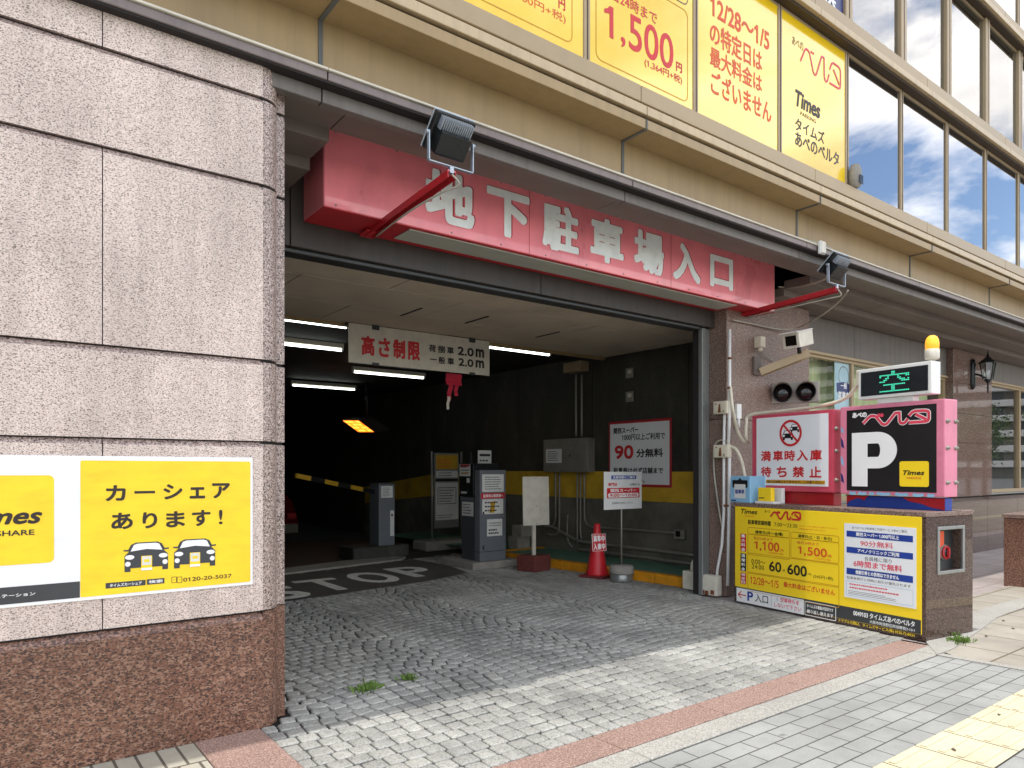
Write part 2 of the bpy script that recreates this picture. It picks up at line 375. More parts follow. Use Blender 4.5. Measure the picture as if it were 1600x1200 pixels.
class MB:
    def __init__(s): s.bm = bmesh.new(); s.mats = []
    def mi(s, m):
        m = M[m] if isinstance(m, str) else m
        if m not in s.mats: s.mats.append(m)
        return s.mats.index(m)
    def poly(s, pts, m):
        vs = [s.bm.verts.new(Vector(p)) for p in pts]
        try: f = s.bm.faces.new(vs); f.material_index = s.mi(m); return f
        except ValueError: return None
    def _take(s, b, m):
        i = s.mi(m); mp = {}
        for v in b.verts: mp[v] = s.bm.verts.new(v.co)
        for f in b.faces:
            try: n = s.bm.faces.new([mp[v] for v in f.verts]); n.material_index = i; n.smooth = f.smooth
            except ValueError: pass
        b.free()
    def obox(s, c, ax, half, m, bev=0.0, seg=1):
        b = bmesh.new(); bmesh.ops.create_cube(b, size=2.0)
        for v in b.verts: v.co = Vector((v.co.x * half[0], v.co.y * half[1], v.co.z * half[2]))
        if bev: bmesh.ops.bevel(b, geom=list(b.edges), offset=min(bev, min(half) * .9), segments=seg, affect='EDGES', profile=.7)
        A = Matrix((ax[0], ax[1], ax[2])).transposed()
        for v in b.verts: v.co = A @ v.co + Vector(c)
        if A.determinant() < 0: bmesh.ops.reverse_faces(b, faces=b.faces[:])
        s._take(b, m)
    def box(s, x0, x1, y0, y1, z0, z1, m, bev=0.0, seg=1):
        s.obox(((x0 + x1) / 2, (y0 + y1) / 2, (z0 + z1) / 2), (Vector((1, 0, 0)), Vector((0, 1, 0)), Vector((0, 0, 1))), (abs(x1 - x0) / 2, abs(y1 - y0) / 2, abs(z1 - z0) / 2), m, bev, seg)
    def fbox(s, f, u0, u1, v0, v1, w0, w1, m, bev=0.0, seg=1):
        s.obox(f.p((u0 + u1) / 2, (v0 + v1) / 2, (w0 + w1) / 2), (f.u, f.v, f.n), (abs(u1 - u0) / 2, abs(v1 - v0) / 2, abs(w1 - w0) / 2), m, bev, seg)
    def prism(s, pts, vec, m, smooth=False):
        vec = Vector(vec); a = [s.bm.verts.new(Vector(p)) for p in pts]; b = [s.bm.verts.new(Vector(p) + vec) for p in pts]; i = s.mi(m); n = len(pts)
        fs = [s.bm.faces.new(a[::-1]), s.bm.faces.new(b)]
        for k in range(n):
            f = s.bm.faces.new((a[k], a[(k + 1) % n], b[(k + 1) % n], b[k])); f.smooth = smooth; fs.append(f)
        for f in fs: f.material_index = i
    def tube(s, pts, r, m, seg=8, cap=True):
        pts = [Vector(p) for p in pts]; rings = []; i = s.mi(m); n = len(pts); up = None
        for k, p in enumerate(pts):
            d = (pts[min(k + 1, n - 1)] - pts[max(k - 1, 0)]).normalized()
            if up is None: up = Vector((0, 0, 1)) if abs(d.z) < .9 else Vector((1, 0, 0))
            a = (up - d * up.dot(d)).normalized(); up = a; b = d.cross(a)
            rr = r[k] if isinstance(r, (list, tuple)) else r
            rings.append([s.bm.verts.new(p + (a * math.cos(t) + b * math.sin(t)) * rr) for t in [2 * math.pi * j / seg for j in range(seg)]])
        for A, B in zip(rings, rings[1:]):
            for j in range(seg):
                f = s.bm.faces.new((A[j], A[(j + 1) % seg], B[(j + 1) % seg], B[j])); f.material_index = i; f.smooth = True
        if cap:
            for q in (rings[0][::-1], rings[-1]):
                f = s.bm.faces.new(q); f.material_index = i
    def lathe(s, prof, c, m, seg=24, axis=None, smooth=True):
        c = Vector(c); ax = Vector(axis).normalized() if axis else Vector((0, 0, 1))
        t = Vector((1, 0, 0)) if abs(ax.x) < .9 else Vector((0, 1, 0)); a = (t - ax * t.dot(ax)).normalized(); b = ax.cross(a); i = s.mi(m); rings = []
        for r, z in prof:
            rings.append([s.bm.verts.new(c + ax * z + (a * math.cos(q) + b * math.sin(q)) * max(r, 1e-4)) for q in [2 * math.pi * j / seg for j in range(seg)]])
        for A, B in zip(rings, rings[1:]):
            for j in range(seg):
                f = s.bm.faces.new((A[j], A[(j + 1) % seg], B[(j + 1) % seg], B[j])); f.material_index = i; f.smooth = smooth
        for q in (rings[0][::-1], rings[-1]):
            f = s.bm.faces.new(q); f.material_index = i
    # flat print on a face
    def fpoly(s, f, uv, w, m): return s.poly([f.p(a, b, w) for a, b in uv], m)
    def frect(s, f, u0, v0, u1, v1, w, m): s.fpoly(f, [(u0, v0), (u1, v0), (u1, v1), (u0, v1)], w, m)
    def rr_pts(s, u0, v0, u1, v1, r, n=5):
        P = []
        for cx, cy, a0 in ((u1 - r, v0 + r, -90), (u1 - r, v1 - r, 0), (u0 + r, v1 - r, 90), (u0 + r, v0 + r, 180)):
            for k in range(n + 1):
                a = R(a0 + 90 * k / n); P.append((cx + r * math.cos(a), cy + r * math.sin(a)))
        return P
    def rrect(s, f, u0, v0, u1, v1, r, w, m): s.fpoly(f, s.rr_pts(u0, v0, u1, v1, r), w, m)
    def rline(s, f, u0, v0, u1, v1, r, wid, w, m): s.ribbon(f, s.rr_pts(u0, v0, u1, v1, r), wid, w, m, True)
    def disc(s, f, cu, cv, r, w, m, n=28, ru=None):
        s.fpoly(f, [(cu + (ru or r) * math.cos(2 * math.pi * k / n), cv + r * math.sin(2 * math.pi * k / n)) for k in range(n)], w, m)
    def ring(s, f, cu, cv, r, wid, w, m, n=36):
        s.ribbon(f, [(cu + r * math.cos(2 * math.pi * k / n), cv + r * math.sin(2 * math.pi * k / n)) for k in range(n)], wid, w, m, True)
    def ribbon(s, f, pts, wid, w, m, closed=False):
        n = len(pts); L = []; Q = []; P = [Vector(p) for p in pts]
        for k in range(n):
            a = P[(k - 1) % n] if (closed or k > 0) else None; b = P[(k + 1) % n] if (closed or k < n - 1) else None
            d1 = (P[k] - a).normalized() if a is not None else None; d2 = (b - P[k]).normalized() if b is not None else None
            d1 = d1 or d2; d2 = d2 or d1
            n1 = Vector((-d1.y, d1.x)); n2 = Vector((-d2.y, d2.x)); mm = n1 + n2
            mm = n1 if mm.length < 1e-6 else mm.normalized(); k2 = min(2.2, 1 / max(.2, mm.dot(n1)))
            L.append(s.bm.verts.new(f.p(*(P[k] + mm * wid / 2 * k2), w))); Q.append(s.bm.verts.new(f.p(*(P[k] - mm * wid / 2 * k2), w)))
        i = s.mi(m)
        for k in range(n if closed else n - 1):
            j = (k + 1) % n
            try: q = s.bm.faces.new((L[k], Q[k], Q[j], L[j])); q.material_index = i
            except ValueError: pass
    def text(s, txt, f, u0, v0, u1, v1, w, m, bold=0.0, shear=0.0):
        """Lettering fitted to a rectangle; heavier weights are several thin layers, each shifted a little and 0.1 mm higher."""
        vs, fs, x0, x1, y0, y1 = text_mesh(txt, 0.0, shear); i = s.mi(m)
        bu = bold * (v1 - v0) / max(y1 - y0, .3); bu = min(bu, (u1 - u0) * .05)
        sx = (u1 - u0 - 2 * bu) / (x1 - x0); sy = (v1 - v0 - 2 * bu) / (y1 - y0)
        n = 1 if bold <= 0 else (6 if bu < .004 else 10)
        for k in range(n):
            a = 2 * math.pi * (k + .5) / n
            du, dv = (bu * math.cos(a), bu * math.sin(a)) if n > 1 else (0, 0)
            if n > 1: q = max(abs(math.cos(a)), abs(math.sin(a))); du /= q; dv /= q
            nv = [s.bm.verts.new(f.p(u0 + bu + du + (v.x - x0) * sx, v0 + bu + dv + (v.y - y0) * sy, w + .0001 * k)) for v in vs]
            for q in fs:
                try: ff = s.bm.faces.new([nv[j] for j in q]); ff.material_index = i
                except ValueError: pass
    def ptext(s, txt, f, bl, tr, w, m, bold=0.0, shear=0.0):
        a = f.uv(*bl); b = f.uv(*tr); s.text(txt, f, a[0], a[1], b[0], b[1], w, m, bold, shear)
    def build(s, name, parent=None, recalc=False):
        if recalc: bmesh.ops.recalc_face_normals(s.bm, faces=s.bm.faces[:])
        me = bpy.data.meshes.new(name)
        for m in s.mats: me.materials.append(m)
        if parent is None:
            vs = [v.co for v in s.bm.verts]
            o0 = Vector(((min(v.x for v in vs) + max(v.x for v in vs)) / 2, (min(v.y for v in vs) + max(v.y for v in vs)) / 2, min(v.z for v in vs)))
            loc = o0
        else:
            o0 = WORLD_LOC[parent.name]; loc = Vector((0, 0, 0))
        bmesh.ops.translate(s.bm, verts=s.bm.verts[:], vec=-o0)
        s.bm.to_mesh(me); s.bm.free()
        ob = bpy.data.objects.new(name, me); COL.objects.link(ob); ob.location = loc; ob.parent = parent
        WORLD_LOC[ob.name] = o0
        return ob
WORLD_LOC = {}
def thing(name, label, cat, loc, group=None):
    o = bpy.data.objects.new(name, None); COL.objects.link(o); o.location = loc; o.empty_display_size = .2
    WORLD_LOC[o.name] = Vector(loc)
    return tag(o, label, cat, group)
def tag(o, label, cat, group=None, kind=None):
    if label: o['label'] = label
    if cat: o['category'] = cat
    if group: o['group'] = group
    if kind: o['kind'] = kind
    return o
def struct(o): o['kind'] = 'structure'; return o
def one(fn, name, parent=None, recalc=False):
    b = MB(); fn(b); return b.build(name, parent, recalc)
def copy_tree(o, loc, label=None):
    c = o.copy(); COL.objects.link(c); c.location = loc
    if label: c['label'] = label
    for ch in list(o.children):
        d = ch.copy(); COL.objects.link(d); d.parent = c
        for gch in list(ch.children):
            e = gch.copy(); COL.objects.link(e); e.parent = d
    return c
def smooth_path(pts, n=6):
    P = [Vector(p) for p in pts]; O = []
    for k in range(len(P) - 1):
        a = P[max(k - 1, 0)]; b = P[k]; c = P[k + 1]; d = P[min(k + 2, len(P) - 1)]
        for j in range(n):
            t = j / n
            O.append(.5 * ((2 * b) + (c - a) * t + (2 * a - 5 * b + 4 * c - d) * t * t + (3 * b - a - 3 * c + d) * t ** 3))
    return O + [P[-1]]
def belta(b, f, bl, tr, wid, w, m, outline=None):
    """The line drawn three-letter shop mark: one bent ribbon, two dots and a closing hook."""
    a = f.uv(*bl); c = f.uv(*tr); U = lambda x, y: (a[0] + (c[0] - a[0]) * x, a[1] + (c[1] - a[1]) * y)
    S = [[(0, .20), (.10, .70), (.13, .77), (.17, .77), (.21, .70), (.30, .10), (.325, .03), (.355, .03), (.38, .10), (.50, .85), (.53, .88), (.565, .86), (.57, .20), (.585, .08), (.62, .03), (.65, .10), (.69, .38)],
         [(.705, .58), (.755, .85), (.80, .92), (.93, .90), (.97, .85), (.985, .75), (.985, .25), (.97, .12), (.93, .07), (.70, .07)],
         [(.80, .68), (.955, .22)]]
    for k, st in enumerate(S):
        pts = [U(*q) for q in st]
        if outline: b.ribbon(f, pts, wid * 1.45, w + .0004 * k, outline)
        b.ribbon(f, pts, wid, w + .0015 + .0004 * k, m)
    for x in (.255, .30):
        p = U(x, .78); b.disc(f, p[0], p[1], wid * .7, w + .0008, m, 12)
def lines_of_print(b, f, u0, v0, u1, v1, rows, w, m, fill=.45, seed=1):
    """Rows of small unreadable print: short dashes of uneven length."""
    rnd = random.Random(seed); h = (v1 - v0) / rows
    for k in range(rows):
        u = u0; vv = v1 - (k + .5) * h; end = u0 + (u1 - u0) * rnd.uniform(.7, 1)
        while u < end - h * .3:
            l = h * rnd.uniform(.35, .8); b.frect(f, u, vv - h * fill / 2, min(u + l, end), vv + h * fill / 2, w, m); u += l + h * .18

XV, YV, ZV = Vector((1, 0, 0)), Vector((0, 1, 0)), Vector((0, 0, 1))
def face_y(Y): return Frame((0, Y, 0), (1, 0, 0))          # faces the street
def face_x(X): return Frame((X, 0, 0), (0, -1, 0))         # faces the driveway
#=====BODY=====
# ================================================================== GROUND
def rect_sheet(b, x0, x1, y0, y1, z, m): b.poly([(x0, y0, z), (x1, y0, z), (x1, y1, z), (x0, y1, z)], m)
b = MB(); rect_sheet(b, -400, 400, -400, 400, -.16, 'asphalt'); struct(b.build('ground'))
# pavement in front of the building
b = MB()
b.poly([(-14, -3.2, -.004), (6.55, -3.2, -.004), (6.22, 2.48, -.004), (-14, 2.48, -.004)], 'pavers')
pav = struct(b.build('sidewalk'))
b = MB()
b.poly([(6.63, -3.2, -.003), (60, -3.2, -.003), (60, 3.9, -.003), (9.5, 3.4, -.003), (6.50, 2.68, -.003), (6.30, 2.36, -.003)], 'flags')
struct(b.build('flagged_sidewalk'))
b = MB()
b.prism([(6.22, 2.48, -.02), (6.55, -3.2, -.02), (6.63, -3.2, -.02), (6.30, 2.47, -.02)], (0, 0, .024), 'band'); struct(b.build('paving_edge_strip'))
# kerb of the road behind the camera, and the road
b = MB(); b.box(-60, 60, -3.4, -3.2, -.16, .0, 'concrete', .02); struct(b.build('road_kerb'))
# tactile strip: raised bars
b = MB(); rect_sheet(b, -14, 30, 1.37, 1.74, .002, 'tactile')
x = -6.0
while x < 14:
    for k in range(4):
        b.box(x + .02, x + .34, 1.37 + .05 + k * .09, 1.37 + .085 + k * .09, .0025, .008, 'tactile', .003)
    b.box(x - .005, x + .001, 1.37, 1.74, .0022, .003, 'grout')
    x += .36
struct(b.build('tactile_paving'))
# washed concrete band and pink granite band along the driveway mouth, the side pavers by the left wall
def slabs(b, x0, x1, y0, y1, z, m, step, seedv=0, axis='x'):
    rnd = random.Random(seedv); a = x0
    while a < x1 - .02:
        e = min(a + step, x1); b.box(a + .003, e - .003, y0 + .002, y1 - .002, z - .04, z + rnd.uniform(-.001, .001), m, .004); a = e
b = MB(); slabs(b, -14, 6.22, 2.485, 2.655, .003, 'band', 1.2, 3); b.prism([(6.222, 2.487, -.036), (6.50, 2.655, -.036), (6.222, 2.655, -.036)], (0, 0, .039), 'band'); struct(b.build('concrete_paving_band'))
b = MB(); rect_sheet(b, 5.9, 9, 2.2, 3.6, -.028, 'grout'); struct(b.build('paving_bed'))
b = MB(); slabs(b, .98, 6.50, 2.66, 2.905, .003, 'granite_pink', .9, 5); b.box(.98, 1.335, 2.908, 4.16, -.03, .004, 'granite_pink', .004); struct(b.build('pink_granite_band'))
b = MB(); rect_sheet(b, -14, .975, 2.66, 4.3, -.002, 'tanpav'); struct(b.build('side_pavers'))
# forecourt to the right of the plinth
b = MB(); b.poly([(6.6, 2.6, -.012), (60, 3.0, -.012), (60, 5.4, -.012), (6.6, 5.4, -.012)], 'court'); struct(b.build('forecourt'))
# curved concrete kerb that sweeps round the plinth
outer = [onz(*q) for q in [(1490, 1014), (1537, 981), (1556, 966), (1576, 958), (1600, 950)]]
inner = [onz(*q) for q in [(1447, 1004), (1507, 964), (1522, 957), (1550, 947), (1582, 939)]]
outer.append(outer[-1] + (outer[-1] - outer[-2]) * 10); inner.append(inner[-1] + (inner[-1] - inner[-2]) * 12)
outer = [Vector((6.222, 2.484, 0))] + outer; inner = [Vector((6.50, 2.66, 0))] + inner
b = MB()
for k in range(len(outer) - 1):
    a, c, d, e = outer[k], outer[k + 1], inner[k + 1], inner[k]
    b.prism([(a.x, a.y, -.03), (c.x, c.y, -.03), (d.x, d.y, -.03), (e.x, e.y, -.03)], (0, 0, .036 + .001 * (k % 2)), 'band')
struct(b.build('curved_kerb', recalc=True))

# cobbled driveway: every stone is its own little block in one sheet
def cob_end(x): return 9.90 + (x - 3.4) * .24
def wall_r(y):   # right hand edge of the cobbles
    if y < 4.9: return 6.62 + (y - 2.74) * .128
    if y < 5.4: return 6.92
    return 7.26 - (y - 5.6) * .062
b = MB(); bm = b.bm; ci = b.mi('cobble'); rnd = random.Random(11)
def stone(cx, cy, hx, hy, rot):
    z0 = rnd.uniform(-.002, .001); ca, sa = math.cos(rot), math.sin(rot); vs = []
    tilt = (rnd.uniform(-.012, .012), rnd.uniform(-.012, .012))
    # worn block: eight sided outline with rounded corners and a domed top
    k_ = .84 if cy < 4.15 else .74
    q = [(x * rnd.uniform(.95, 1.02), y * rnd.uniform(.95, 1.02)) for x, y in ((-k_, -1), (k_, -1), (1, -k_), (1, k_), (k_, 1), (-k_, 1), (-1, k_), (-1, -k_))]
    for s, z in ((1, -.035), (1, -.008), (.93, -.002), (.7, 0)):
        for a, c in q:
            px, py = a * hx * s, c * hy * s
            vs.append(bm.verts.new((cx + px * ca - py * sa, cy + px * sa + py * ca, z0 + z + px * tilt[0] + py * tilt[1])))
    for r in (0, 8, 16):
        for k in range(8):
            f = bm.faces.new((vs[r + k], vs[r + (k + 1) % 8], vs[r + 8 + (k + 1) % 8], vs[r + 8 + k])); f.material_index = ci; f.smooth = r > 0
    f = bm.faces.new(vs[24:32]); f.material_index = ci; f.smooth = True
row = 0; y = 2.97; RP = .112
while y < 11.0:
    x = 1.33 + (row % 2) * .06 + rnd.uniform(-.02, .02)
    if row % 2: x -= .07
    while x < 7.3:
        L = .116 + rnd.uniform(-.016, .016)
        arc = min(1, max(0, (y - 3.6) / .9)); ph = (x - .4) / 1.3
        off = arc * .15 * (abs(math.sin(math.pi * ph)) - .5); rot = arc * math.atan(.15 * math.pi / 1.3 * math.cos(math.pi * (ph % 1.0))) * .8
        cy = y + off + rnd.uniform(-.006, .006); cx = x + L / 2
        lim = 1.335 if cy < 4.17 else (1.47 if cy < 4.3 else 1.54)
        gap = .0034 if arc < .3 else .0046
        x0, x1 = max(cx - L / 2, lim), min(cx + L / 2, wall_r(cy))
        if x1 - x0 > .045 and 2.95 < cy < cob_end(cx): stone((x0 + x1) / 2, cy, (x1 - x0) / 2 - gap, RP / 2 - gap, rot)
        x += L
    y += RP; row += 1
b.poly([(1.2, 2.9, -.022), (7.3, 2.9, -.022), (7.3, 11.6, -.022), (1.2, 10.2, -.022)], 'grout')
struct(b.build('cobbled_driveway'))

# garage floor behind the cobbles, going down as a ramp
b = MB()
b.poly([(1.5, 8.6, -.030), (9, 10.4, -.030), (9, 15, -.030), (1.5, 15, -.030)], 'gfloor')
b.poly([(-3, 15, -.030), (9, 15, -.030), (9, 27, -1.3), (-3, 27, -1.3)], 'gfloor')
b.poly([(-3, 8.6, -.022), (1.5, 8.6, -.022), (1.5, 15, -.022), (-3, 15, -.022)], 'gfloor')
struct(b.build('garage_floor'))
b = MB()
P = [onz(*q) for q in [(432, 898), (628, 874), (634, 871), (600, 869), (432, 890)]]
b.prism([(p.x, p.y, -.02) for p in P], (0, 0, .03), 'concrete'); struct(b.build('concrete_strip', recalc=True))
b = MB(); b.poly([(1.6, 7.80, .004), (3.0, 8.0, .004), (4.9, 8.30, .004), (5.75, 8.60, .004), (5.95, 9.4, .004), (5.9, 10.45, .004), (3.4, 9.86, .004), (1.6, 9.45, .004)], 'shaded_asphalt'); struct(b.build('shaded_asphalt_patch'))  # smooth floor round STOP, with garage shade put into its dark colour
# painted STOP
b = MB(); sf = Frame((0, 0, 0), (1, 0, 0), (0, 1, 0))
for ch, xa, xb, ya, yb in [('S', 2.70, 3.27, 8.08, 9.06), ('T', 3.40, 3.98, 8.30, 9.33), ('O', 4.14, 4.74, 8.49, 9.53), ('P', 4.92, 5.48, 8.66, 9.68)]:
    sh = Frame((0, 0, 0), (1, 0, 0), (0, 1, 0)); b.text(ch, sh, xa, ya, xb, yb, .008, 'road_paint', .035)
struct(b.build('road_marking'))
# raised green floor and yellow kerb along the right garage wall
b = MB(); b.poly([(7.36, 5.55, .10), (8.25, 5.55, .10), (8.25, 14, .10), (7.1, 14, .10), (7.1, 9.7, .10)], 'greenfloor'); struct(b.build('raised_floor'))
b = MB()
ka, kb = Vector((7.26, 5.50, 0)), Vector((7.0, 9.75, 0)); n = 5
for k in range(n):
    a = ka.lerp(kb, k / n); c = ka.lerp(kb, (k + 1) / n); d = (c - a).normalized(); q = Vector((d.y, -d.x, 0))
    b.obox((a + c) / 2 + q * .065 + ZV * .055, (d, q, ZV), ((c - a).length / 2 - .004, .065, .068), 'kerb_yellow', .018, 2)
b.box(7.02, 8.2, 9.76, 9.89, -.02, .12, 'kerb_yellow', .02, 2)
struct(b.build('yellow_kerb'))

# ================================================================== BUILDING
BLD = thing('parking_building', 'granite and beige steel office block with a dark basement garage entrance', 'building', (4, 4.2, 0))
WY = 4.17
# left granite wall: courses of slabs with a chamfered top edge
def chamfer_slab(b, x0, x1, z0, z1, y, m, medge, ch=.028, th=.1):
    b.bm.verts.index_update()
    A = [(x0, y, z0), (x1, y, z0), (x1, y, z1 - ch), (x0, y, z1 - ch)]
    b.poly(A, m)
    b.poly([(x0, y, z1 - ch), (x1, y, z1 - ch), (x1, y + ch * .7, z1), (x0, y + ch * .7, z1)], medge)
    b.poly([(x0, y + ch * .7, z1), (x1, y + ch * .7, z1), (x1, y + th, z1), (x0, y + th, z1)], medge)
    b.poly([(x0, y + th, z0), (x1, y + th, z0), (x1, y, z0), (x0, y, z0)], medge)
    b.poly([(x0, y, z0), (x0, y, z1 - ch), (x0, y + ch * .7, z1), (x0, y + th, z1), (x0, y + th, z0)], medge)
    b.poly([(x1, y, z0), (x1, y + th, z0), (x1, y + th, z1), (x1, y + ch * .7, z1), (x1, y, z1 - ch)], medge)
rows = [(.682, 1.660, .54), (1.667, 2.137, -.27), (2.144, 3.158, .54), (3.165, 3.665, -.27), (3.672, 3.90, .54)]
CX = 1.357
wall = MB()
for z0, z1, j in rows:
    xs = [j - 1.62 * k for k in range(6, 0, -1)] + [j]
    if j + 1.62 < CX - .2: xs.append(j + 1.62)
    xs.append(CX)
    for a, c in zip(xs, xs[1:]): chamfer_slab(wall, a + .0025, c - (.0025 if c < CX else 0), z0, z1, WY, 'granite_pale', 'granite_pol')
wall.box(-9.6, CX - .003, WY + .02, WY + .3, .02, 3.90, 'joint')
gw = wall.build('granite_wall', BLD)
b = MB(); chamfer_slab(b, -9.6, CX, 0, .676, WY - .006, 'granite_red', 'granite_red', .045); b.build('base_course', gw)
# rounded corner pier between the wall and the driveway
def corner_profile(o=0):
    P = [(CX + .001, WY + o)]
    for k in range(1, 9):
        a = R(-90 + 90 * k / 8); P.append((CX + .112 * math.cos(a), WY + o + .112 + .112 * math.sin(a)))
    P += [(CX + .112, 4.295 + o), (CX + .172, 4.297 + o), (CX + .172, 5.34), (CX + .001, 5.34)]
    return P
b = MB()
for z0, z1, j in rows:
    b.prism([(x, y, z0) for x, y in corner_profile(.002)], (0, 0, z1 - z0 - .012), 'granite_pol', False)
b.prism([(x - .012, y + .012, .1) for x, y in corner_profile()], (0, 0, 3.8), 'joint')
cp = b.build('corner_pier', BLD, True)
b = MB(); b.prism([(x, y, 0) for x, y in corner_profile(-.004)], (0, 0, .676), 'granite_red', False); b.build('base_course', cp, True)

# fascia, flashing, lower lip and stepped soffit
XR = 34.0
b = MB()
jx = [1.725 + 2.672 * k for k in range(-4, 13)]
ed = [-9.6] + jx + [XR]
for a, c in zip(ed, ed[1:]):
    b.box(a + .004, c - .004, 4.10, 4.24, 3.862, 3.915, 'fascia', .004)
    b.box(a + .001, c - .001, 4.085, 4.2, 3.917, 3.932, 'flash', .003)
b.box(-9.6, XR, 4.11, 4.2, 3.85, 3.91, 'joint')
b.build('fascia', BLD)
b = MB()
ed2 = [CX + .01] + [x for x in jx if x > CX] + [XR]
for a, c in zip(ed2, ed2[1:]):
    b.box(a + .004, c - .004, 4.19, 4.26, 3.765, 3.85, 'fascia2', .004)
b.box(CX + .01, XR, 4.215, 4.25, 3.77, 3.86, 'joint')
b.build('fascia_lip', BLD)
b = MB()
def soff(x0, x1, last=3):
    st = [(4.262, 4.56, 3.795), (4.56, 4.90, 3.715), (4.90, 5.30, 3.635)][:last]
    for k, (y0, y1, z) in enumerate(st):
        b.box(x0 + .003, x1 - .003, y0, y1, z, z + .10, 'soffit', .003)
SX0, SX1 = 1.93, 7.93
soff(CX + .18, SX0)
for a, c in zip([SX0] + [x for x in jx if SX0 < x < SX1], [x for x in jx if SX0 < x < SX1] + [SX1]): soff(a, c, 1)
e3 = [SX1] + [x for x in jx if x > SX1] + [XR]
for a, c in zip(e3, e3[1:]): soff(a, c)
b.box(SX0, SX1, 4.6, 5.3, 4.06, 4.1, 'joint')
b.build('soffit', BLD)
# beige band above the fascia, with sealed joints that wrap up round the cornice
b = MB()
for a, c in zip(ed, ed[1:]):
    b.box(a + .012, c - .012, 4.22, 4.30, 3.90, 4.292, 'beige')
    b.box(a + .008, c - .008, 3.95, 4.31, 4.287, 4.365, 'beige', .003)
b.build('beige_band', BLD)
for x in jx:
    b = MB()
    b.box(x - .014, x + .014, 4.212, 4.23, 3.93, 4.285, 'seam'); b.box(x - .014, x + .014, 3.955, 4.23, 4.279, 4.29, 'seam'); b.box(x - .008, x + .008, 3.943, 3.956, 4.285, 4.36, 'seam')
    b.build('joint_sealant', BLD)
def ledge(name, z, k=1.0):
    b = MB()
    for a, c in zip(ed, ed[1:]):
        b.box(a + .003, c - .003, 3.94, 4.3, z + .03, z + .105, 'beige_lt', .004)
        b.box(a + .003, c - .003, 4.005, 4.3, z + .165, z + .305, 'bronze', .006)
    b.box(-9.6, XR, 3.985, 4.3, z, z + .03, 'bronze_dk'); b.box(-9.6, XR, 4.06, 4.3, z + .105, z + .165, 'bronze_dk')
    return b.build(name, BLD)
ledge('cornice', 4.365)
ledge('transom_ledge', 6.22)
ledge('transom_ledge', 8.12)
# window bays
PX = 1.338; X0 = 3.852 - PX * 8
def window_bay(x0, z0, z1, wide, glass):
    f = MB(); h = wide / 2; yf = 4.072 if wide < .1 else 4.05
    f.box(x0 - h, x0 + h, yf, 4.2, z0 + .002, z1, 'bronze', .008)
    f.box(x0 - .006, x0 + .006, yf - .003, yf + .01, z0 + .004, z1, 'bronze_dk')
    f.box(x0 + h, x0 + PX - h, 4.078, 4.16, z0 + .002, z0 + .035, 'bronze', .004)
    f.box(x0 + h, x0 + PX - h, 4.078, 4.16, z1 - .03, z1, 'bronze', .004)
    o = f.build('window', BLD)
    p = MB(); p.poly([(x0 + h, 4.095, z0 + .035), (x0 + PX - h, 4.095, z0 + .035), (x0 + PX - h, 4.095, z1 - .03), (x0 + h, 4.095, z1 - .03)], glass)
    p.build('pane', o)
for k in range(30):
    x = X0 + PX * k
    window_bay(x, 4.67, 6.22, .07, 'mirror')
    if k > 4:
        window_bay(x, 6.525, 8.12, .15, 'semi'); window_bay(x, 8.425, 10.0, .09, 'mirror')
b = MB(); b.box(-9.6, XR, 3.98, 4.3, 10.0, 10.5, 'beige', .02); b.box(-9.6, XR, 4.3, 27, 10.3, 10.5, 'gdark'); b.build('parapet', BLD)
b = MB(); b.box(-9.6, -9.3, 4.3, 27, 0, 10.3, 'beige'); b.box(XR - .3, XR, 4.3, 27, 0, 10.3, 'beige'); b.box(-9.3, XR - .3, 26.7, 27, -1.5, 10.3, 'beige'); b.build('outer_wall', BLD)
# the upper storey room seen through the coated panes
b = MB(); b.box(-9.3, XR - .3, 4.32, 12, 6.25, 6.45, 'room'); b.box(-9.3, XR - .3, 4.32, 12, 8.15, 8.3, 'room'); b.box(-9.3, XR - .3, 11.9, 12.1, 6.45, 8.15, 'room'); b.build('upper_room', BLD)
b = MB()
for x, y in [(9.6, 5.6), (9.6, 6.6), (11.9, 5.4), (11.9, 6.2), (14.4, 5.4), (14.4, 6.2)]: b.box(x - .6, x + .6, y - .06, y + .06, 8.09, 8.148, 'tube')
b.build('room_light', BLD)

# entrance: lintel, steel frame
b = MB()
for a, c in zip([1.53, 1.93, 4.397, 7.0], [1.93, 4.397, 7.0, 7.93]): b.box(a + .003, c - .003, 5.30, 5.36, 3.20, 3.64 if a < 1.9 else 4.06, 'lintel', .004)
b.box(1.53, 7.93, 5.36, 5.52, 3.21, 4.06, 'joint')
b.box(1.53, 6.9, 5.345, 5.50, 3.165, 3.198, 'steel_dk', .006)
b.box(1.53, 6.9, 5.50, 5.56, 3.20, 3.24, 'beige_lt', .004)
b.build('lintel', BLD)
b = MB()
b.box(6.945, 7.015, 5.36, 5.42, 0, 3.197, 'jamb', .006); b.box(7.022, 7.098, 5.372, 5.50, 0, 3.197, 'jamb', .006); b.box(6.955, 7.022, 5.42, 5.5, 0, 3.19, 'joint')
b.build('door_frame', BLD)
# brown granite pilasters
b = MB()
for z0, z1 in ((0, 1.05), (1.055, 2.10), (2.105, 3.63)): b.box(7.10, 8.90, 5.13, 5.56, z0, z1, 'granite_honed', .004)
b.build('pilaster', BLD)
b = MB()
for z0, z1 in ((1.02, 1.98), (1.984, 2.5), (2.504, 3.04), (3.044, 3.632)): b.box(13.66, 15.40, 5.19, 5.7, z0, z1, 'granite_mirror', .003)
b.build('pilaster', BLD)
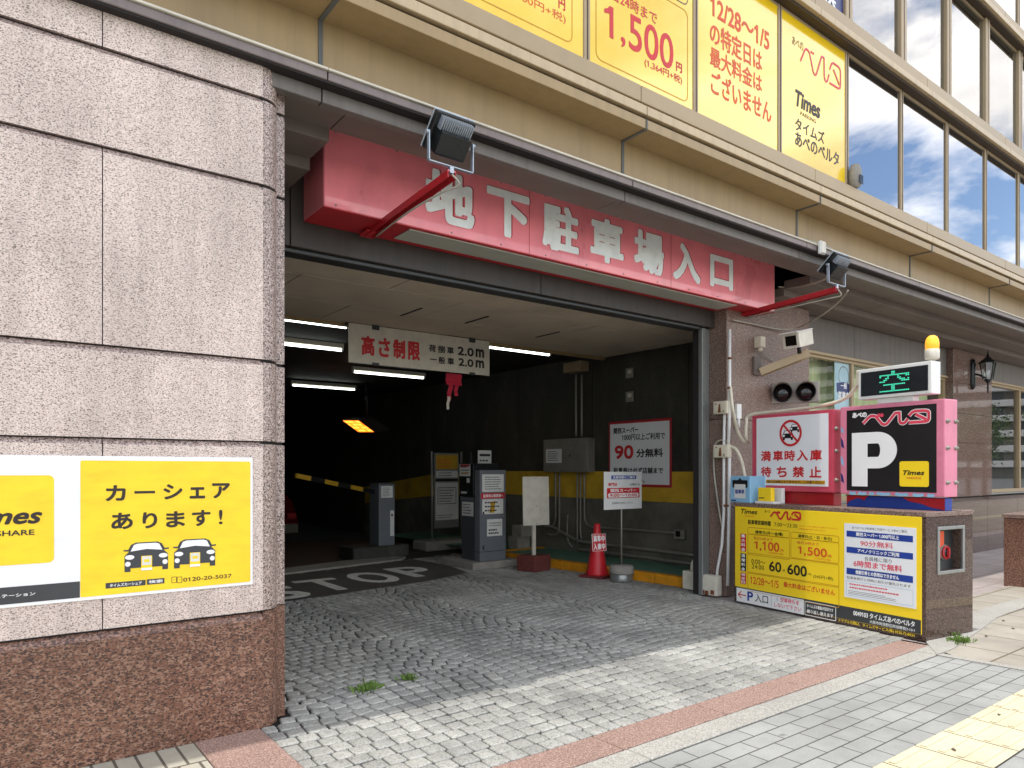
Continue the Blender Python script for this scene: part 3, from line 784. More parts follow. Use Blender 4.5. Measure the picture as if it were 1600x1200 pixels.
# beam over the shop windows and skirting under them
b = MB()
bx = [8.905, 10.43, 12.7, 13.3, 13.655]
for a, c in zip(bx, bx[1:]): b.box(a + .003, c - .003, 5.30, 5.42, 3.15, 3.632, 'fascia2', .004)
b.build('beam', BLD); b = MB()
bx = [15.405, 16.3, 18.9, 21.5, 24.1, 26.7, 29.3, XR - .3]
for a, c in zip(bx, bx[1:]): b.box(a + .003, c - .003, 5.30, 5.42, 3.22, 3.632, 'fascia2', .004)
b.build('beam', BLD)
b = MB()
for k in range(16):
    a = 8.905 + 1.55 * k; b.box(a + .002, a + 1.548, 5.16, 5.6, -.1, 1.0, 'granite_honed' if k < 3 else 'granite_brown', .004)
b.build('skirting_wall', BLD)
def shop_window(x0, x1, z0, z1, mull, y=5.36, gm='shop'):
    f = MB()
    for a, c, e, h in [(x0, x1, z0, z0 + .07), (x0, x1, z1 - .08, z1)]: f.box(a, c, y - .05, y + .05, e, h, 'bronze', .006)
    f.box(x0, x1, y - .09, y - .05, z1 - .04, z1, 'bronze', .004); f.box(x0, x1, y - .10, y + .05, z0 - .03, z0, 'steel', .004)
    for m_ in [x0 + .035, x1 - .035] + mull: f.box(m_ - .035, m_ + .035, y - .045, y + .045, z0 + .07, z1 - .08, 'bronze', .004)
    o = f.build('shop_window', BLD)
    p = MB(); p.poly([(x0, y + .01, z0 + .05), (x1, y + .01, z0 + .05), (x1, y + .01, z1 - .05), (x0, y + .01, z1 - .05)], gm); p.build('pane', o)
    return o
sw = shop_window(8.905, 13.655, 1.04, 3.148, [10.42, 12.0], 5.36, 'shop_clear')
c_ = MB(); n = 220; prev = None
for k in range(n + 1):
    x = 8.92 + 4.7 * k / n; y = 5.62 + .035 * math.sin(k * 1.05) + .02 * math.sin(k * .37 + 1)
    if prev: c_.poly([(prev[0], prev[1], 1.0), (x, y, 1.0), (x, y, 3.12), (prev[0], prev[1], 3.12)], 'curtain')
    prev = (x, y)
c_.build('curtain', sw)
sw2 = shop_window(15.405, 33.6, 1.05, 3.218, [17.3, 19.6, 22, 24.4, 27])
b = MB(); b.box(15.4, XR - .3, 9.0, 9.1, 0, 3.6, 'room'); b.box(15.4, XR - .3, 5.6, 9, -.1, .6, 'room'); b.box(8.9, XR - .3, 5.8, 9, 3.64, 3.7, 'room'); b.box(8.9, 15.4, 6.2, 6.3, 0, 3.6, 'room'); b.build('shop_room', BLD)
# garage: right wall with its yellow band, back wall, left wall, ceiling
GX = 8.25
b = MB()
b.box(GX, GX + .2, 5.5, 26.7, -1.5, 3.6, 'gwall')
tops = [onx(*q, GX - .004) for q in [(1120, 737), (1086, 737), (790, 736), (672, 742), (617, 752)]]
bots = [onx(*q, GX - .004) for q in [(1120, 790), (1086, 787), (790, 772), (672, 775), (617, 781)]]
tops.append(tops[-1] + (tops[-1] - tops[-2]) * 1.0); bots.append(bots[-1] + (bots[-1] - bots[-2]) * 1.0)
for k in range(len(tops) - 1):
    b.poly([bots[k], bots[k + 1], tops[k + 1], tops[k]], 'band_yellow')
    l0, l1 = bots[k].copy(), bots[k + 1].copy(); l0.z -= .005; l1.z -= .005; g0, g1 = l0.copy(), l1.copy(); g0.z = .0; g1.z = -.6 if k > 3 else 0
    b.poly([g0, g1, l1, l0], 'gwall_lo')
for y in (6.6, 8.6, 10.6): b.box(GX - .006, GX, y, y + .008, 1.5, 3.3, 'joint')
b.build('garage_wall', BLD)
b = MB(); b.box(7.1, GX, 5.57, 5.62, 0, 3.6, 'gwall'); b.build('garage_wall', BLD)
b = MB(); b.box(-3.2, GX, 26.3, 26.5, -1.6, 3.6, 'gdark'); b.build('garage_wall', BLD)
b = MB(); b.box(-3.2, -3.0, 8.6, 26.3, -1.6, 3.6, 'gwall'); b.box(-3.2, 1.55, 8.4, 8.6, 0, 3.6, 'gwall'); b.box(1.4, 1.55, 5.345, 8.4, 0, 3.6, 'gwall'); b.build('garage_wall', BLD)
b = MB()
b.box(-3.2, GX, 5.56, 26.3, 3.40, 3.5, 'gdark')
ys = [5.57, 6.48, 7.39, 8.30]
for k, (a, c) in enumerate(zip(ys, ys[1:])):
    x = 1.55 - (k % 2) * .9
    while x < GX:
        e = min(x + 1.82, GX); s0 = max(x, 1.55)
        if e > s0 + .05: b.box(s0 + .005, e - .005, a + .004, c - .004, 3.33 + .003 * ((int(x * 3) + k) % 2), 3.345, 'ceil', .003)
        x += 1.82
b.box(1.55, GX, 5.57, 8.30, 3.346, 3.38, 'joint')
for x, y, l in [(2.2, 6.5, .45), (4.05, 7.0, .5), (4.9, 6.9, .5), (6.2, 7.1, .5)]: b.box(x, x + .025, y, y + l, 3.324, 3.331, 'joint')
b.box(6.35, 6.8, 6.55, 7.0, 3.318, 3.33, 'ceil', .004)
b.box(1.55, GX, 8.305, 8.36, 3.29, 3.40, 'beige', .004)
b.build('garage_ceiling', BLD)
# ================================================================== LEFT WALL SIGN
cs = thing('car_share_sign', 'wide yellow and white advertising sheet with two car symbols on the pale granite wall', 'sign', (.2, 4.16, .85))
f = face_y(4.162)
Q = lambda zx, zy: (zx * 420 / 1600, 690 + zy * 420 / 1600)
b = MB()
u1, v1 = f.uv(*Q(1505, 95)); _, v0 = f.uv(*Q(1505, 850)); u0 = -1.0
b.fbox(f, u0, u1, v0, v1, -.006, .0, 'white_vinyl', .002); b.build('backing_sheet', cs)
b = MB(); yu, yt = f.uv(*Q(478, 112)); yb = f.uv(*Q(478, 928))[1]; yr = f.uv(*Q(1490, 120))[0]
b.rrect(f, yu, yb, yr, yt, .01, .0015, 'yellow_vinyl')
su1, st = f.uv(*Q(322, 200)); sb = f.uv(*Q(322, 718))[1]
b.rrect(f, su1 - .70, sb, su1, st, .025, .0015, 'yellow_vinyl')
bt = f.uv(*Q(470, 832))[1]; b.frect(f, u0 + .02, yb, yu - .002, bt, .0015, 'char')
b.build('panel', cs)
b = MB(); W = .003
b.ptext('Times', f, Q(-235, 505), Q(252, 388), W, 'ink', .028, .32)
b.ptext('CAR SHARE', f, Q(-215, 574), Q(205, 522), W, 'ink', .02)
b.ptext('タイムズカーシェア ステーション', f, Q(-450, 972), Q(210, 892), W, 'white_ink', .02)
for ch, x0, x1, ya, yb_ in [('カ', 628, 748, 355, 258), ('ー', 800, 922, 310, 292), ('シ', 972, 1085, 345, 252), ('ェ', 1128, 1220, 340, 270), ('ア', 1262, 1368, 338, 246)]: b.ptext(ch, f, Q(x0, ya), Q(x1, yb_), W, 'ink', .03)
for ch, x0, x1, ya, yb_ in [('あ', 662, 790, 525, 420), ('り', 848, 935, 518, 418), ('ま', 988, 1100, 512, 412), ('す', 1142, 1252, 505, 405), ('!', 1302, 1324, 492, 405)]: b.ptext(ch, f, Q(x0, ya), Q(x1, yb_), W, 'ink', .03)
def car_icon(x0, x1, yt_, yb_):
    a = f.uv(*Q(x0, yb_)); c = f.uv(*Q(x1, yt_)); U = lambda x, y: (a[0] + (c[0] - a[0]) * x, a[1] + (c[1] - a[1]) * y)
    b.fpoly(f, [U(*q) for q in [(.02, .0), (.15, 0), (.15, .12), (.85, .12), (.85, 0), (.98, 0), (.98, .55), (.88, .70), (1, .72), (1, .77), (.90, .76), (.84, .93), (.74, 1), (.26, 1), (.16, .93), (.10, .76), (0, .77), (0, .72), (.12, .70), (.02, .55)]], W, 'char')
    b.fpoly(f, [U(*q) for q in [(.15, .70), (.22, .92), (.30, .96), (.70, .96), (.78, .92), (.85, .70), (.5, .76)]], W + .001, 'white_ink')
    for x in (.13, .87):
        p = U(x, .50); b.disc(f, p[0], p[1], .012, W + .001, 'white_ink', 16, .022); p = U(.09 if x < .5 else .91, .27); b.disc(f, p[0], p[1], .013, W + .001, 'white_ink', 14)
    p, q = U(.38, .02), U(.62, .52); b.frect(f, p[0], p[1], q[0], q[1], W + .001, 'yellow'); p, q = U(.40, .20), U(.60, .50); b.frect(f, p[0], p[1], q[0], q[1], W + .002, 'paper'); p, q = U(.44, .30), U(.56, .40); b.frect(f, p[0], p[1], q[0], q[1], W + .003, 'yellow_vinyl'); p, q = U(.38, .02), U(.62, .10); b.frect(f, p[0], p[1], q[0], q[1], W + .0025, 'white_ink')
car_icon(735, 1005, 590, 778); car_icon(1030, 1285, 572, 756)
for x0, x1, ya, yt_, s in [(628, 866, 875, 822, 'タイムズカーシェア'), (874, 978, 852, 811, '検索')]:
    a = f.uv(*Q(x0, ya)); c = f.uv(*Q(x1, yt_)); b.frect(f, a[0], a[1], c[0], c[1], W, 'char'); d = .1 * (c[0] - a[0]); e = .2 * (c[1] - a[1]); b.text(s, f, a[0] + d, a[1] + e, c[0] - d, c[1] - e, W + .001, 'white_ink', .02)
b.ptext('0120-20-5037', f, Q(1090, 834), Q(1378, 786), W, 'ink', .01)
for x in (1022, 1054):
    a = f.uv(*Q(x, 840)); c = f.uv(*Q(x + 28, 804)); b.rline(f, a[0], a[1], c[0], c[1], .002, .0025, W, 'ink'); b.disc(f, (a[0] + c[0]) / 2, (a[1] + c[1]) / 2, .002, W, 'ink', 10)
b.build('lettering', cs)

# ================================================================== RED ENTRANCE SIGN
es = thing('entrance_sign', 'long faded red box sign with grey lettering under the cornice above the driveway', 'sign', (4.87, 5.1, 3.40))
b = MB(); b.box(2.03, 7.735, 4.90, 5.297, 3.405, 3.985, 'sign_red', .008); b.build('sign_box', es)
b = MB(); b.box(2.03, 7.735, 4.896, 5.29, 3.398, 3.404, 'sign_dkred', .002); b.box(2.02, 7.6, 4.97, 5.2, 3.986, 4.01, 'navy', .004); b.build('edge_trim', es)
b = MB()
for x in (3.93, 5.83): b.box(x - .002, x + .002, 4.8985, 4.9, 3.41, 3.98, 'sign_dkred')
for k in range(12):
    for z in (3.43, 3.962): b.lathe([(.008, 0), (.007, .003), (0, .004)], (2.12 + .50 * k, 4.9, z), 'galv', 8, (0, -1, 0))
b.build('fixings', es)
b = MB(); b.box(2.75, 7.02, 4.93, 5.20, 3.388, 3.3975, 'diffuser', .003); b.build('light_panel', es)
b = MB(); b.box(7.736, 7.80, 4.94, 5.2, 3.42, 3.80, 'cream', .008); b.build('end_cover', es)
f = face_y(4.898); b = MB()
for ch, l, r, tl, bl in [('地', 664, 741, 277, 362), ('下', 760, 827, 293, 376), ('駐', 847, 904, 318, 402), ('車', 922, 974, 344, 416), ('場', 990, 1037, 363, 433), ('入', 1051, 1094, 381, 449), ('口', 1109, 1145, 398, 455)]:
    ua, va_ = f.uv(l, bl); ub, vb_ = f.uv(r, 350); vt = f.uv(l, tl)[1]
    vc = (va_ + vt) / 2; vc = 3.705 + (vc - 3.705) * .0; hh = .212 if ch not in '口入下' else (.178 if ch == '口' else .20)
    b.text(ch, f, ua + .012, vc - hh + .004, ub + .012, vc + hh + .006, .0015, 'sign_dkred', .045)  # painted letter shadow: dark red copy shifted right and slightly up
    b.text(ch, f, ua, vc - hh, ub, vc + hh, .004, 'sign_text', .04)
b.build('lettering', es)

# ================================================================== FLOODLIGHTS on red arms
def floodlight(x, label):
    t = thing('floodlight', label, 'floodlight', (x, 5.2, 3.39), 'floodlights on red arms over the entrance sign')
    b = MB(); d = Vector((0, -1, .06)).normalized(); up = Vector((0, .06, 1)).normalized()
    a = Vector((x, 5.20, 3.372)); L = 1.24; c = a + d * (L / 2)
    # channel arm: web and two flanges
    b.obox(c + up * .024, (XV, d, up), (.032, L / 2, .004), 'sign_red', .002)
    for s in (-1, 1): b.obox(c + XV * .030 * s, (XV, d, up), (.004, L / 2, .026), 'sign_dkred', .002)
    b.obox(a + d * .03 + up * .0, (XV, d, up), (.06, .07, .008), 'sign_dkred', .002)
    b.build('arm', t)
    tip = a + d * L + ZV * .03
    B = MB(); z0 = tip.z + .02
    B.box(x - .17, x + .17, tip.y + .0, tip.y + .03, z0, z0 + .008, 'lamp_grey', .002)
    for s in (-1, 1): B.box(x + s * .17 - .004, x + s * .17 + .004, tip.y - .0, tip.y + .03, z0 + .008, z0 + .20, 'lamp_grey', .002); B.cyl = None; B.tube([(x + s * .165, tip.y + .015, z0 + .19), (x + s * .19, tip.y + .015, z0 + .19)], .014, 'lamp_grey', 10)
    B.box(x - .015, x + .015, tip.y - .0, tip.y + .03, z0 - .04, z0, 'lamp_grey')
    B.build('bracket', t)
    tilt = R(46); ya = Vector((0, math.cos(tilt), math.sin(tilt))); za = Vector((0, -math.sin(tilt), math.cos(tilt))); hc = Vector((x, tip.y + .015, z0 + .20))
    H = MB(); ax = (XV, ya, za)
    H.obox(hc + ya * .035, ax, (.15, .022, .125), 'lamp_black', .012, 2)
    H.obox(hc + ya * .0585, ax, (.155, .006, .13), 'lamp_grey', .004)
    H.obox(hc - ya * .03 - za * .035, ax, (.115, .05, .075), 'lamp_black', .012, 2)
    ho = H.build('lamp_housing', t)
    K = MB()
    for k in range(15): K.obox(hc - ya * .012 + XV * (-.112 + .016 * k) + za * .075, ax, (.003, .028, .04), 'lamp_grey', .0)
    K.build('cooling_fins', ho)
    G = MB(); G.obox(hc + ya * .066, ax, (.135, .003, .11), 'glass_dark', .002); G.build('lens', ho)
    cb = MB(); cb.tube(smooth_path([tip + Vector((.0, -.0, -.03)), tip + Vector((.05, -.01, -.09)), tip + Vector((.0, .12, -.11)), tip + Vector((-.03, .5, -.13)), a + Vector((.02, -.1, -.03))]), .007, 'cable', 6); cb.build('cable', t)
    return t
floodlight(2.526, 'black floodlight on a red arm before the left end of the red sign')
floodlight(7.44, 'black floodlight on a red arm at the right end of the red sign')
def cable(name, pts, r, m, label, cat='cable', group=None):
    return tag(one(lambda b: b.tube(smooth_path(pts), r, m, 8), name), label, cat, group)
cable('cable', [ony(1246, 372, 4.19), ony(1262, 376, 4.17), ony(1279, 381, 4.15), ony(1297, 388, 4.12), ony(1309, 402, 4.08), ony(1304, 425, 4.10), ony(1280, 440, 4.3), ony(1240, 449, 4.8), ony(1216, 448, 4.95)], .010, 'cable', 'grey cable drooping from the white box on the cornice to the red sign')
cable('cable', [onx(1325, 454, 7.46), ony(1310, 472, 4.2), ony(1285, 492, 4.5), ony(1260, 506, 4.8), ony(1243, 513, 5.0), ony(1215, 514, 5.08), ony(1175, 506, 5.1), ony(1145, 500, 5.1)], .009, 'cable', 'thin grey cable sagging from the right floodlight arm back to the pilaster')
jb = thing('junction_box', 'small white junction box clipped on top of the purple grey cornice', 'junction box', onx(1284, 388, 7.6))
p = ony(1284, 396, 4.07); b = MB(); b.box(p.x - .05, p.x + .05, 4.05, 4.09, p.z - .01, p.z + .13, 'white', .008); b.build('case', jb); b = MB(); b.box(p.x - .042, p.x + .042, 4.043, 4.05, p.z + .0, p.z + .12, 'offwhite', .004); b.build('lid', jb)

# ================================================================== WINDOW POSTERS
Z3 = lambda x, y: (700 + x * .25, y * .25)
Z4 = lambda x, y: (1080 + x * .325, y * .325)
f = face_y(4.084)
def poster(k, label, group='yellow price sheets in the first floor windows', m='win_yellow', z0=4.705, z1=6.19, h=.038):
    t = thing('window_poster', label, 'poster', (X0 + PX * k + PX / 2, 4.09, z0), group)
    b = MB(); b.box(X0 + PX * k + h, X0 + PX * (k + 1) - h, 4.084, 4.093, z0, z1, m); b.build('film', t)
    return t
ta = poster(7, 'yellow window sheet left of the 1,500 yen sheet, cut by the photo edge')
b = MB(); W = .002
a = f.uv(*Z3(775, 290)); b.rline(f, a[0] - 1.10, a[1] + .02, a[0], a[1] + .95, .06, .008, W, 'line')
b.ptext('円', f, Z3(690, 50), Z3(732, -2), W, 'redink', .02); b.ptext('(1,000円+税)', f, Z3(345, -40), Z3(735, 93), W, 'orange')
u, v = f.uv(*Z3(640, 10)); b.text('1,100', f, u - .62, v, u, v + .33, W, 'redink', .01)
b.build('lettering', ta)
tb = poster(8, 'yellow window sheet with the price 1,500 in large red figures')
b = MB()
a = f.uv(*Z3(1497, 652)); l = f.uv(*Z3(925, 370)); tp = f.uv(*Z3(1497, 75)); b.rline(f, l[0], a[1] + .015, a[0], tp[1], .06, .009, W, 'line'); b.rline(f, l[0], tp[1] + .05, a[0], 6.16, .06, .009, W, 'char')
b.ptext('1', f, Z3(976, 216), Z3(1033, 50), W, 'redink', .006); b.ptext(',', f, Z3(1080, 290), Z3(1108, 240), W, 'redink', .035); b.ptext('500', f, Z3(1130, 303), Z3(1408, 232), W, 'redink', .008)
b.ptext('毎日24時まで', f, Z3(950, -42), Z3(1306, 84), W, 'redink', .008); b.ptext('円', f, Z3(1425, 442), Z3(1462, 402), W, 'redink', .03); b.ptext('(1,364円+税)', f, Z3(1228, 418), Z3(1462, 480), W, 'redink', .01)
b.build('lettering', tb)
tc_ = poster(9, 'yellow window sheet with four lines of red Japanese text and dates')
b = MB()
for s, bl, tr in [('12/28〜1/5', (92, 70), (375, 158)), ('の特定日は', (90, 205), (340, 248)), ('最大料金は', (90, 312), (340, 362)), ('ございません', (95, 445), (385, 490))]: b.ptext(s, f, Z4(*bl), Z4(*tr), W, 'orange', .016)
b.build('lettering', tc_)
td = poster(10, 'yellow window sheet with the red shop mark and black lettering, beside the plain glass')
b = MB()
b.ptext('あべの', f, Z4(485, 213), Z4(538, 205), W, 'ink'); belta(b, f, Z4(525, 320), Z4(720, 318), .022, W, 'pink_ink')
b.ptext('Times', f, Z4(500, 507), Z4(620, 497), W, 'black', .025, .2); b.ptext('PARKING', f, Z4(525, 553), Z4(600, 577), W, 'black')
b.ptext('タイムズ', f, Z4(500, 622), Z4(640, 636), W, 'black', .015); b.ptext('あべのベルタ', f, Z4(500, 697), Z4(710, 737), W, 'black', .015)
b.build('lettering', td)
te = poster(10, 'dark blue window sheet with a white character, in the storey above the yellow sheets', None, 'navy', 6.56, 8.09, .08)
b = MB(); b.ptext('学校', f, (1263, 0), (1306, -2), .002, 'white_ink', .03); b.build('lettering', te)
p = ony(1336, 293, 4.02); sp = thing('outdoor_speaker', 'small grey rounded outdoor speaker on the ledge beside the last yellow sheet', 'speaker', (p.x, 4.03, 4.675))
b = MB(); b.lathe([(.03, 0), (.062, .02), (.07, .1), (.066, .2), (.045, .26), (.0, .27)], (p.x, 4.02, 4.672), 'concrete', 16); b.build('body', sp); b = MB(); b.box(p.x - .04, p.x + .04, 3.946, 3.95, 4.70, 4.80, 'glass_dark', .004); b.build('grille', sp)
# ================================================================== PLINTH with its signs
C1, C0 = onz(1447, 1003), onz(1147, 940)
PU = (C1 - C0).normalized(); PN = Vector((PU.y, -PU.x, 0))       # PU runs towards the street, PN away from the plinth, to the driveway
PB = Vector((-PN.x, -PN.y, 0))                                   # into the plinth
PL = (C1 - C0).length; PH = 1.128
d_ = ray(1520, 800); k_ = (d_.x * C1.y - d_.y * C1.x) / (PB.x * d_.y - PB.y * d_.x); PW = k_
print('plinth', C0, C1, PL, PW)
pl = thing('granite_plinth', 'polished brown granite plinth carrying the two pink sign boxes', 'plinth', (C1.x + .7, C1.y + 1, 0))
pf = Frame(C0, PU)              # left face; n points to the driveway
ff = Frame(C1, PB)              # street face
b = MB()
cc = (C0 + C1) / 2 + PB * (PW / 2)
# street half has the hydrant recess cut out of the street face: build the body of blocks round it
r0, r1 = ff.uv(1467, 870), ff.uv(1503, 812); ru0, ru1 = r0[0], r1[0]; rz0, rz1 = .60, .965
D = .09
b.obox(cc - PU * (D / 2) + ZV * (PH - .045) / 2, (PU, PB, ZV), (PL / 2 - D / 2, PW / 2, (PH - .045) / 2), 'granite_brown', .004)
def fb(u0, u1, z0, z1): b.fbox(ff, u0, u1, z0, z1, -D, 0, 'granite_brown', .003)
fb(0, PW, 0, rz0); fb(0, PW, rz1, PH - .045); fb(0, ru0, rz0, rz1); fb(ru1, PW, rz0, rz1)
b.build('body', pl)
b = MB(); b.obox(cc + ZV * (PH - .021), (PU, PB, ZV), (PL / 2 + .008, PW / 2 + .008, .0225), 'granite_honed', .005); b.build('top_slab', pl)
hy = MB()
for a, c, e, g_ in [(ru0 - .03, ru1 + .03, rz1, rz1 + .03), (ru0 - .03, ru1 + .03, rz0 - .03, rz0), (ru0 - .03, ru0, rz0, rz1), (ru1, ru1 + .03, rz0, rz1)]: hy.fbox(ff, a, c, e, g_, -.02, .012, 'steel', .003)
hy.fbox(ff, ru0, ru1, rz0, rz1, -D + .002, -D + .008, 'steel_dk'); hyd = hy.build('recess_frame', pl)
v = MB()
for fu in (.16, .58):
    u = ru0 + (ru1 - ru0) * fu; c = ff.p(u, rz0 + .15, -.065)
    v.lathe([(.045, 0), (.062, .006), (.062, .016), (.048, .022), (.044, .014)], c, 'sign_dkred', 18, ff.n); v.lathe([(.042, .012), (.038, .018), (.0, .02)], c, 'glass_dark', 16, ff.n); v.box(c.x - .008, c.x + .008, c.y - .04, c.y - .018, c.z - .05, c.z + .05, 'sign_dkred', .002); v.lathe([(.072, -.012), (.072, 0), (.03, .001)], c, 'galv', 18, ff.n)
v.build('hose_valve', hyd)
v = MB(); v.fbox(ff, ru0 + .02, ru1 - .16, rz1 - .17, rz1 - .02, -.075, -.07, 'orange', .002); v.build('valve_plate', hyd)

# fee board on the driveway face
Y5 = lambda x, y: (1130 + x / 5, 770 + y / 5)
bf = pf.off(.012)
fbd = thing('parking_fee_board', 'large yellow parking tariff board on the driveway face of the brown plinth', 'sign', C0 + PU * 1.0)
u0, vt = bf.uv(*Y5(92, 98)); u1, _ = bf.uv(*Y5(1548, 180)); vb = .055; vt = 1.085
ub_l, vb_l = bf.uv(*Y5(95, 730))
b = MB(); b.fbox(bf, u0, u1, vb, vt, -.011, 0, 'yellow', .002)
vband = (bf.uv(*Y5(95, 735))[1] + bf.uv(*Y5(1535, 985))[1]) / 2
b.frect(bf, u0 + .003, vb + .003, u1 - .003, vband, .001, 'char'); b.build('panel', fbd)
W = .002; b = MB()
T = lambda s, bl, tr, m, bold=.0, sh=.0, w_=W: b.ptext(s, bf, Y5(*bl), Y5(*tr), w_, m, bold, sh)
T('Times', (140, 162), (268, 132), 'black', .02, .25); T('PARKING', (170, 186), (246, 180), 'orange'); T('あべの', (325, 155), (368, 135), 'ink')
belta(b, bf, Y5(370, 200), Y5(608, 150), .020, W, 'redink')
T('駐車場営業時間', (195, 245), (372, 222), 'black', .02); T('7:00〜23:30', (400, 260), (580, 245), 'ink')
T('※23:30〜7:00の間は入出庫ができません', (590, 262), (900, 276), 'orange'); T('24時間出庫可能ではありません', (590, 285), (800, 292), 'orange')
def box5(x0, y0, x1, y1):
    a = bf.uv(*Y5(x0, y0)); c = bf.uv(*Y5(x1, y1)); b.rline(bf, a[0], a[1], c[0], c[1], .018, .006, W, 'line')
box5(193, 322, 520, 298); box5(530, 352, 905, 340)
box5(193, 480, 520, 352); box5(530, 505, 905, 390)
box5(193, 625, 905, 560); box5(193, 765, 905, 730)
T('通常日(月〜金曜)', (250, 322), (468, 312), 'black', .02); T('通常日(土・日・休日)', (585, 352), (850, 348), 'black', .02)
T('毎日24時まで', (238, 364), (388, 356), 'redink'); T('毎日24時まで', (578, 398), (748, 392), 'redink')
T('1', (240, 436), (270, 380), 'orange', .006); T(',', (285, 455), (300, 432), 'orange', .035); T('100', (308, 448), (440, 392), 'orange', .018); T('円', (448, 460), (472, 442), 'orange', .02); T('(1,000円+税)', (350, 476), (470, 472), 'orange')
T('1', (582, 472), (612, 420), 'orange', .006); T(',', (632, 495), (648, 472), 'orange', .035); T('500', (658, 488), (812, 438), 'orange', .018); T('円', (818, 505), (846, 486), 'orange', .02); T('(1,364円+税)', (710, 520), (840, 520), 'orange')
T('0:00〜', (222, 552), (330, 530), 'ink'); T('24:00', (225, 590), (320, 570), 'ink')
T('60', (360, 610), (455, 545), 'black', .02); T('分', (464, 615), (484, 598), 'ink', .02); T('600', (502, 635), (655, 575), 'black', .02); T('円', (662, 645), (688, 630), 'ink'); T('(545円+税)', (705, 668), (860, 658), 'ink')
T('12/28〜1/5', (212, 708), (435, 688), 'orange', .01); T('最大料金はございません', (472, 735), (875, 758), 'orange', .02)
for s, x0, y0, x1, y1, m_ in [('最大料金', 136, 455, 180, 322, 'redink'), ('通常料金', 136, 608, 180, 476, 'black'), ('特定日', 136, 708, 180, 628, 'redink')]:
    a = bf.uv(*Y5(x0, y0)); c = bf.uv(*Y5(x1, y1)); b.rrect(bf, a[0], a[1], c[0], c[1], .006, W, m_)
    n = len(s); hh = (c[1] - a[1]) / n
    for k, ch in enumerate(s): b.text(ch, bf, a[0] + .013, c[1] - hh * (k + .88), c[0] - .013, c[1] - hh * (k + .12), W + .001, 'white_ink', .03)
# entrance strip along the bottom
a = bf.uv(*Y5(105, 838)); c = bf.uv(*Y5(632, 850)); b.frect(bf, a[0], vband - .165, c[0], vband - .012, W, 'white_ink')
u = bf.uv(*Y5(120, 800))[0]; ue = bf.uv(*Y5(180, 800))[0]; vm = vband - .085
b.ribbon(bf, [(ue, vm), (u + .01, vm)], .012, W + .001, 'redink'); b.ribbon(bf, [(u + .045, vm + .04), (u, vm), (u + .045, vm - .04)], .012, W + .0018, 'redink')
def row(s, x0, x1, v0, v1, m, bold=0, w_=W + .001): b.text(s, bf, bf.uv(*Y5(x0, 850))[0], v0, bf.uv(*Y5(x1, 850))[0], v1, w_, m, bold)
row('P', 190, 235, vm - .052, vm + .052, 'blue', .05); row('入口', 250, 352, vm - .045, vm + .045, 'black', .01)
uu = bf.uv(*Y5(376, 850))[0]; b.frect(bf, uu, vm - .06, uu + .003, vm + .06, W + .001, 'char')
row('空車待ちを', 448, 595, vm + .006, vm + .054, 'pink_ink', .02); row('しないで下さい', 400, 612, vm - .056, vm - .010, 'pink_ink', .01); row('⚠', 412, 434, vm + .012, vm + .048, 'char')
a0 = bf.uv(*Y5(640, 900))[0]; a1 = bf.uv(*Y5(880, 950))[0]; b.rline(bf, a0, vm - .075, a1, vm + .062, .006, .006, W, 'white_ink')
row('タイムズの看板が目印です', 655, 862, vm + .004, vm + .04, 'white_ink', .02); row('繰り返し使えます', 655, 862, vm - .052, vm - .014, 'white_ink', .02)
row('0049103 タイムズあべのベルタ', 1018, 1498, vband - .072, vband - .018, 'white_ink', .02); row('大阪市阿倍野区阿倍野筋3-10-1', 1145, 1498, vband - .115, vband - .084, 'white_ink', .01)
row('トラブルの際は、タイムズサービス(株) 0120-72-8924', 905, 1498, vband - .165, vband - .128, 'yellow', .01)
b.build('lettering', fbd)
# white discount sheet pasted on the board
b = MB()
w0, w1 = bf.uv(*Y5(948, 500))[0], bf.uv(*Y5(1510, 500))[0]; z1 = (bf.uv(*Y5(948, 236))[1] + bf.uv(*Y5(1510, 275))[1]) / 2; z0 = (bf.uv(*Y5(948, 812))[1] + bf.uv(*Y5(1508, 908))[1]) / 2
b.fbox(bf, w0, w1, z0, z1, .0015, .004, 'sheet'); b.build('discount_sheet', fbd)
b = MB(); W = .005; H_ = z1 - z0; Uw = lambda t: w0 + (w1 - w0) * t; Vz = lambda t: z1 - H_ * t
def wt(s, a, c, t0, t1, m, bold=0, w_=W): b.text(s, bf, Uw(a), Vz(t1), Uw(c), Vz(t0), w_, m, bold)
wt('あべのベルタ駐車場ご利用サービス券のご案内', .12, .88, .035, .07, 'ink')
for t0, t1 in ((.10, .18), (.315, .395), (.60, .685)): b.frect(bf, Uw(.035), Vz(t1), Uw(.96), Vz(t0), W, 'blue')
wt('関西スーパー 1,000円以上', .18, .78, .112, .165, 'white_ink', .03, W + .001); wt('90分無料', .24, .70, .21, .29, 'pink_ink', .01)
wt('アベノクリニックご利用', .20, .78, .328, .38, 'white_ink', .03, W + .001); wt('会員様に限り', .30, .68, .42, .475, 'ink'); wt('6時間まで無料', .14, .82, .485, .57, 'pink_ink', .02)
wt('他割引券との併用はできません', .17, .78, .615, .67, 'white_ink', .03, W + .001); wt('駐車券発行と同時に割引が優先されます', .04, .93, .71, .75, 'ink')
b.rline(bf, Uw(.035), Vz(.97), Uw(.96), Vz(.775), .004, .003, W, 'bluelt')
lines_of_print(b, bf, Uw(.08), Vz(.88), Uw(.8), Vz(.79), 2, W, 'pink_ink', .4, 3); lines_of_print(b, bf, Uw(.06), Vz(.955), Uw(.75), Vz(.895), 3, W, 'char', .3, 4)
b.build('discount_text', fbd)

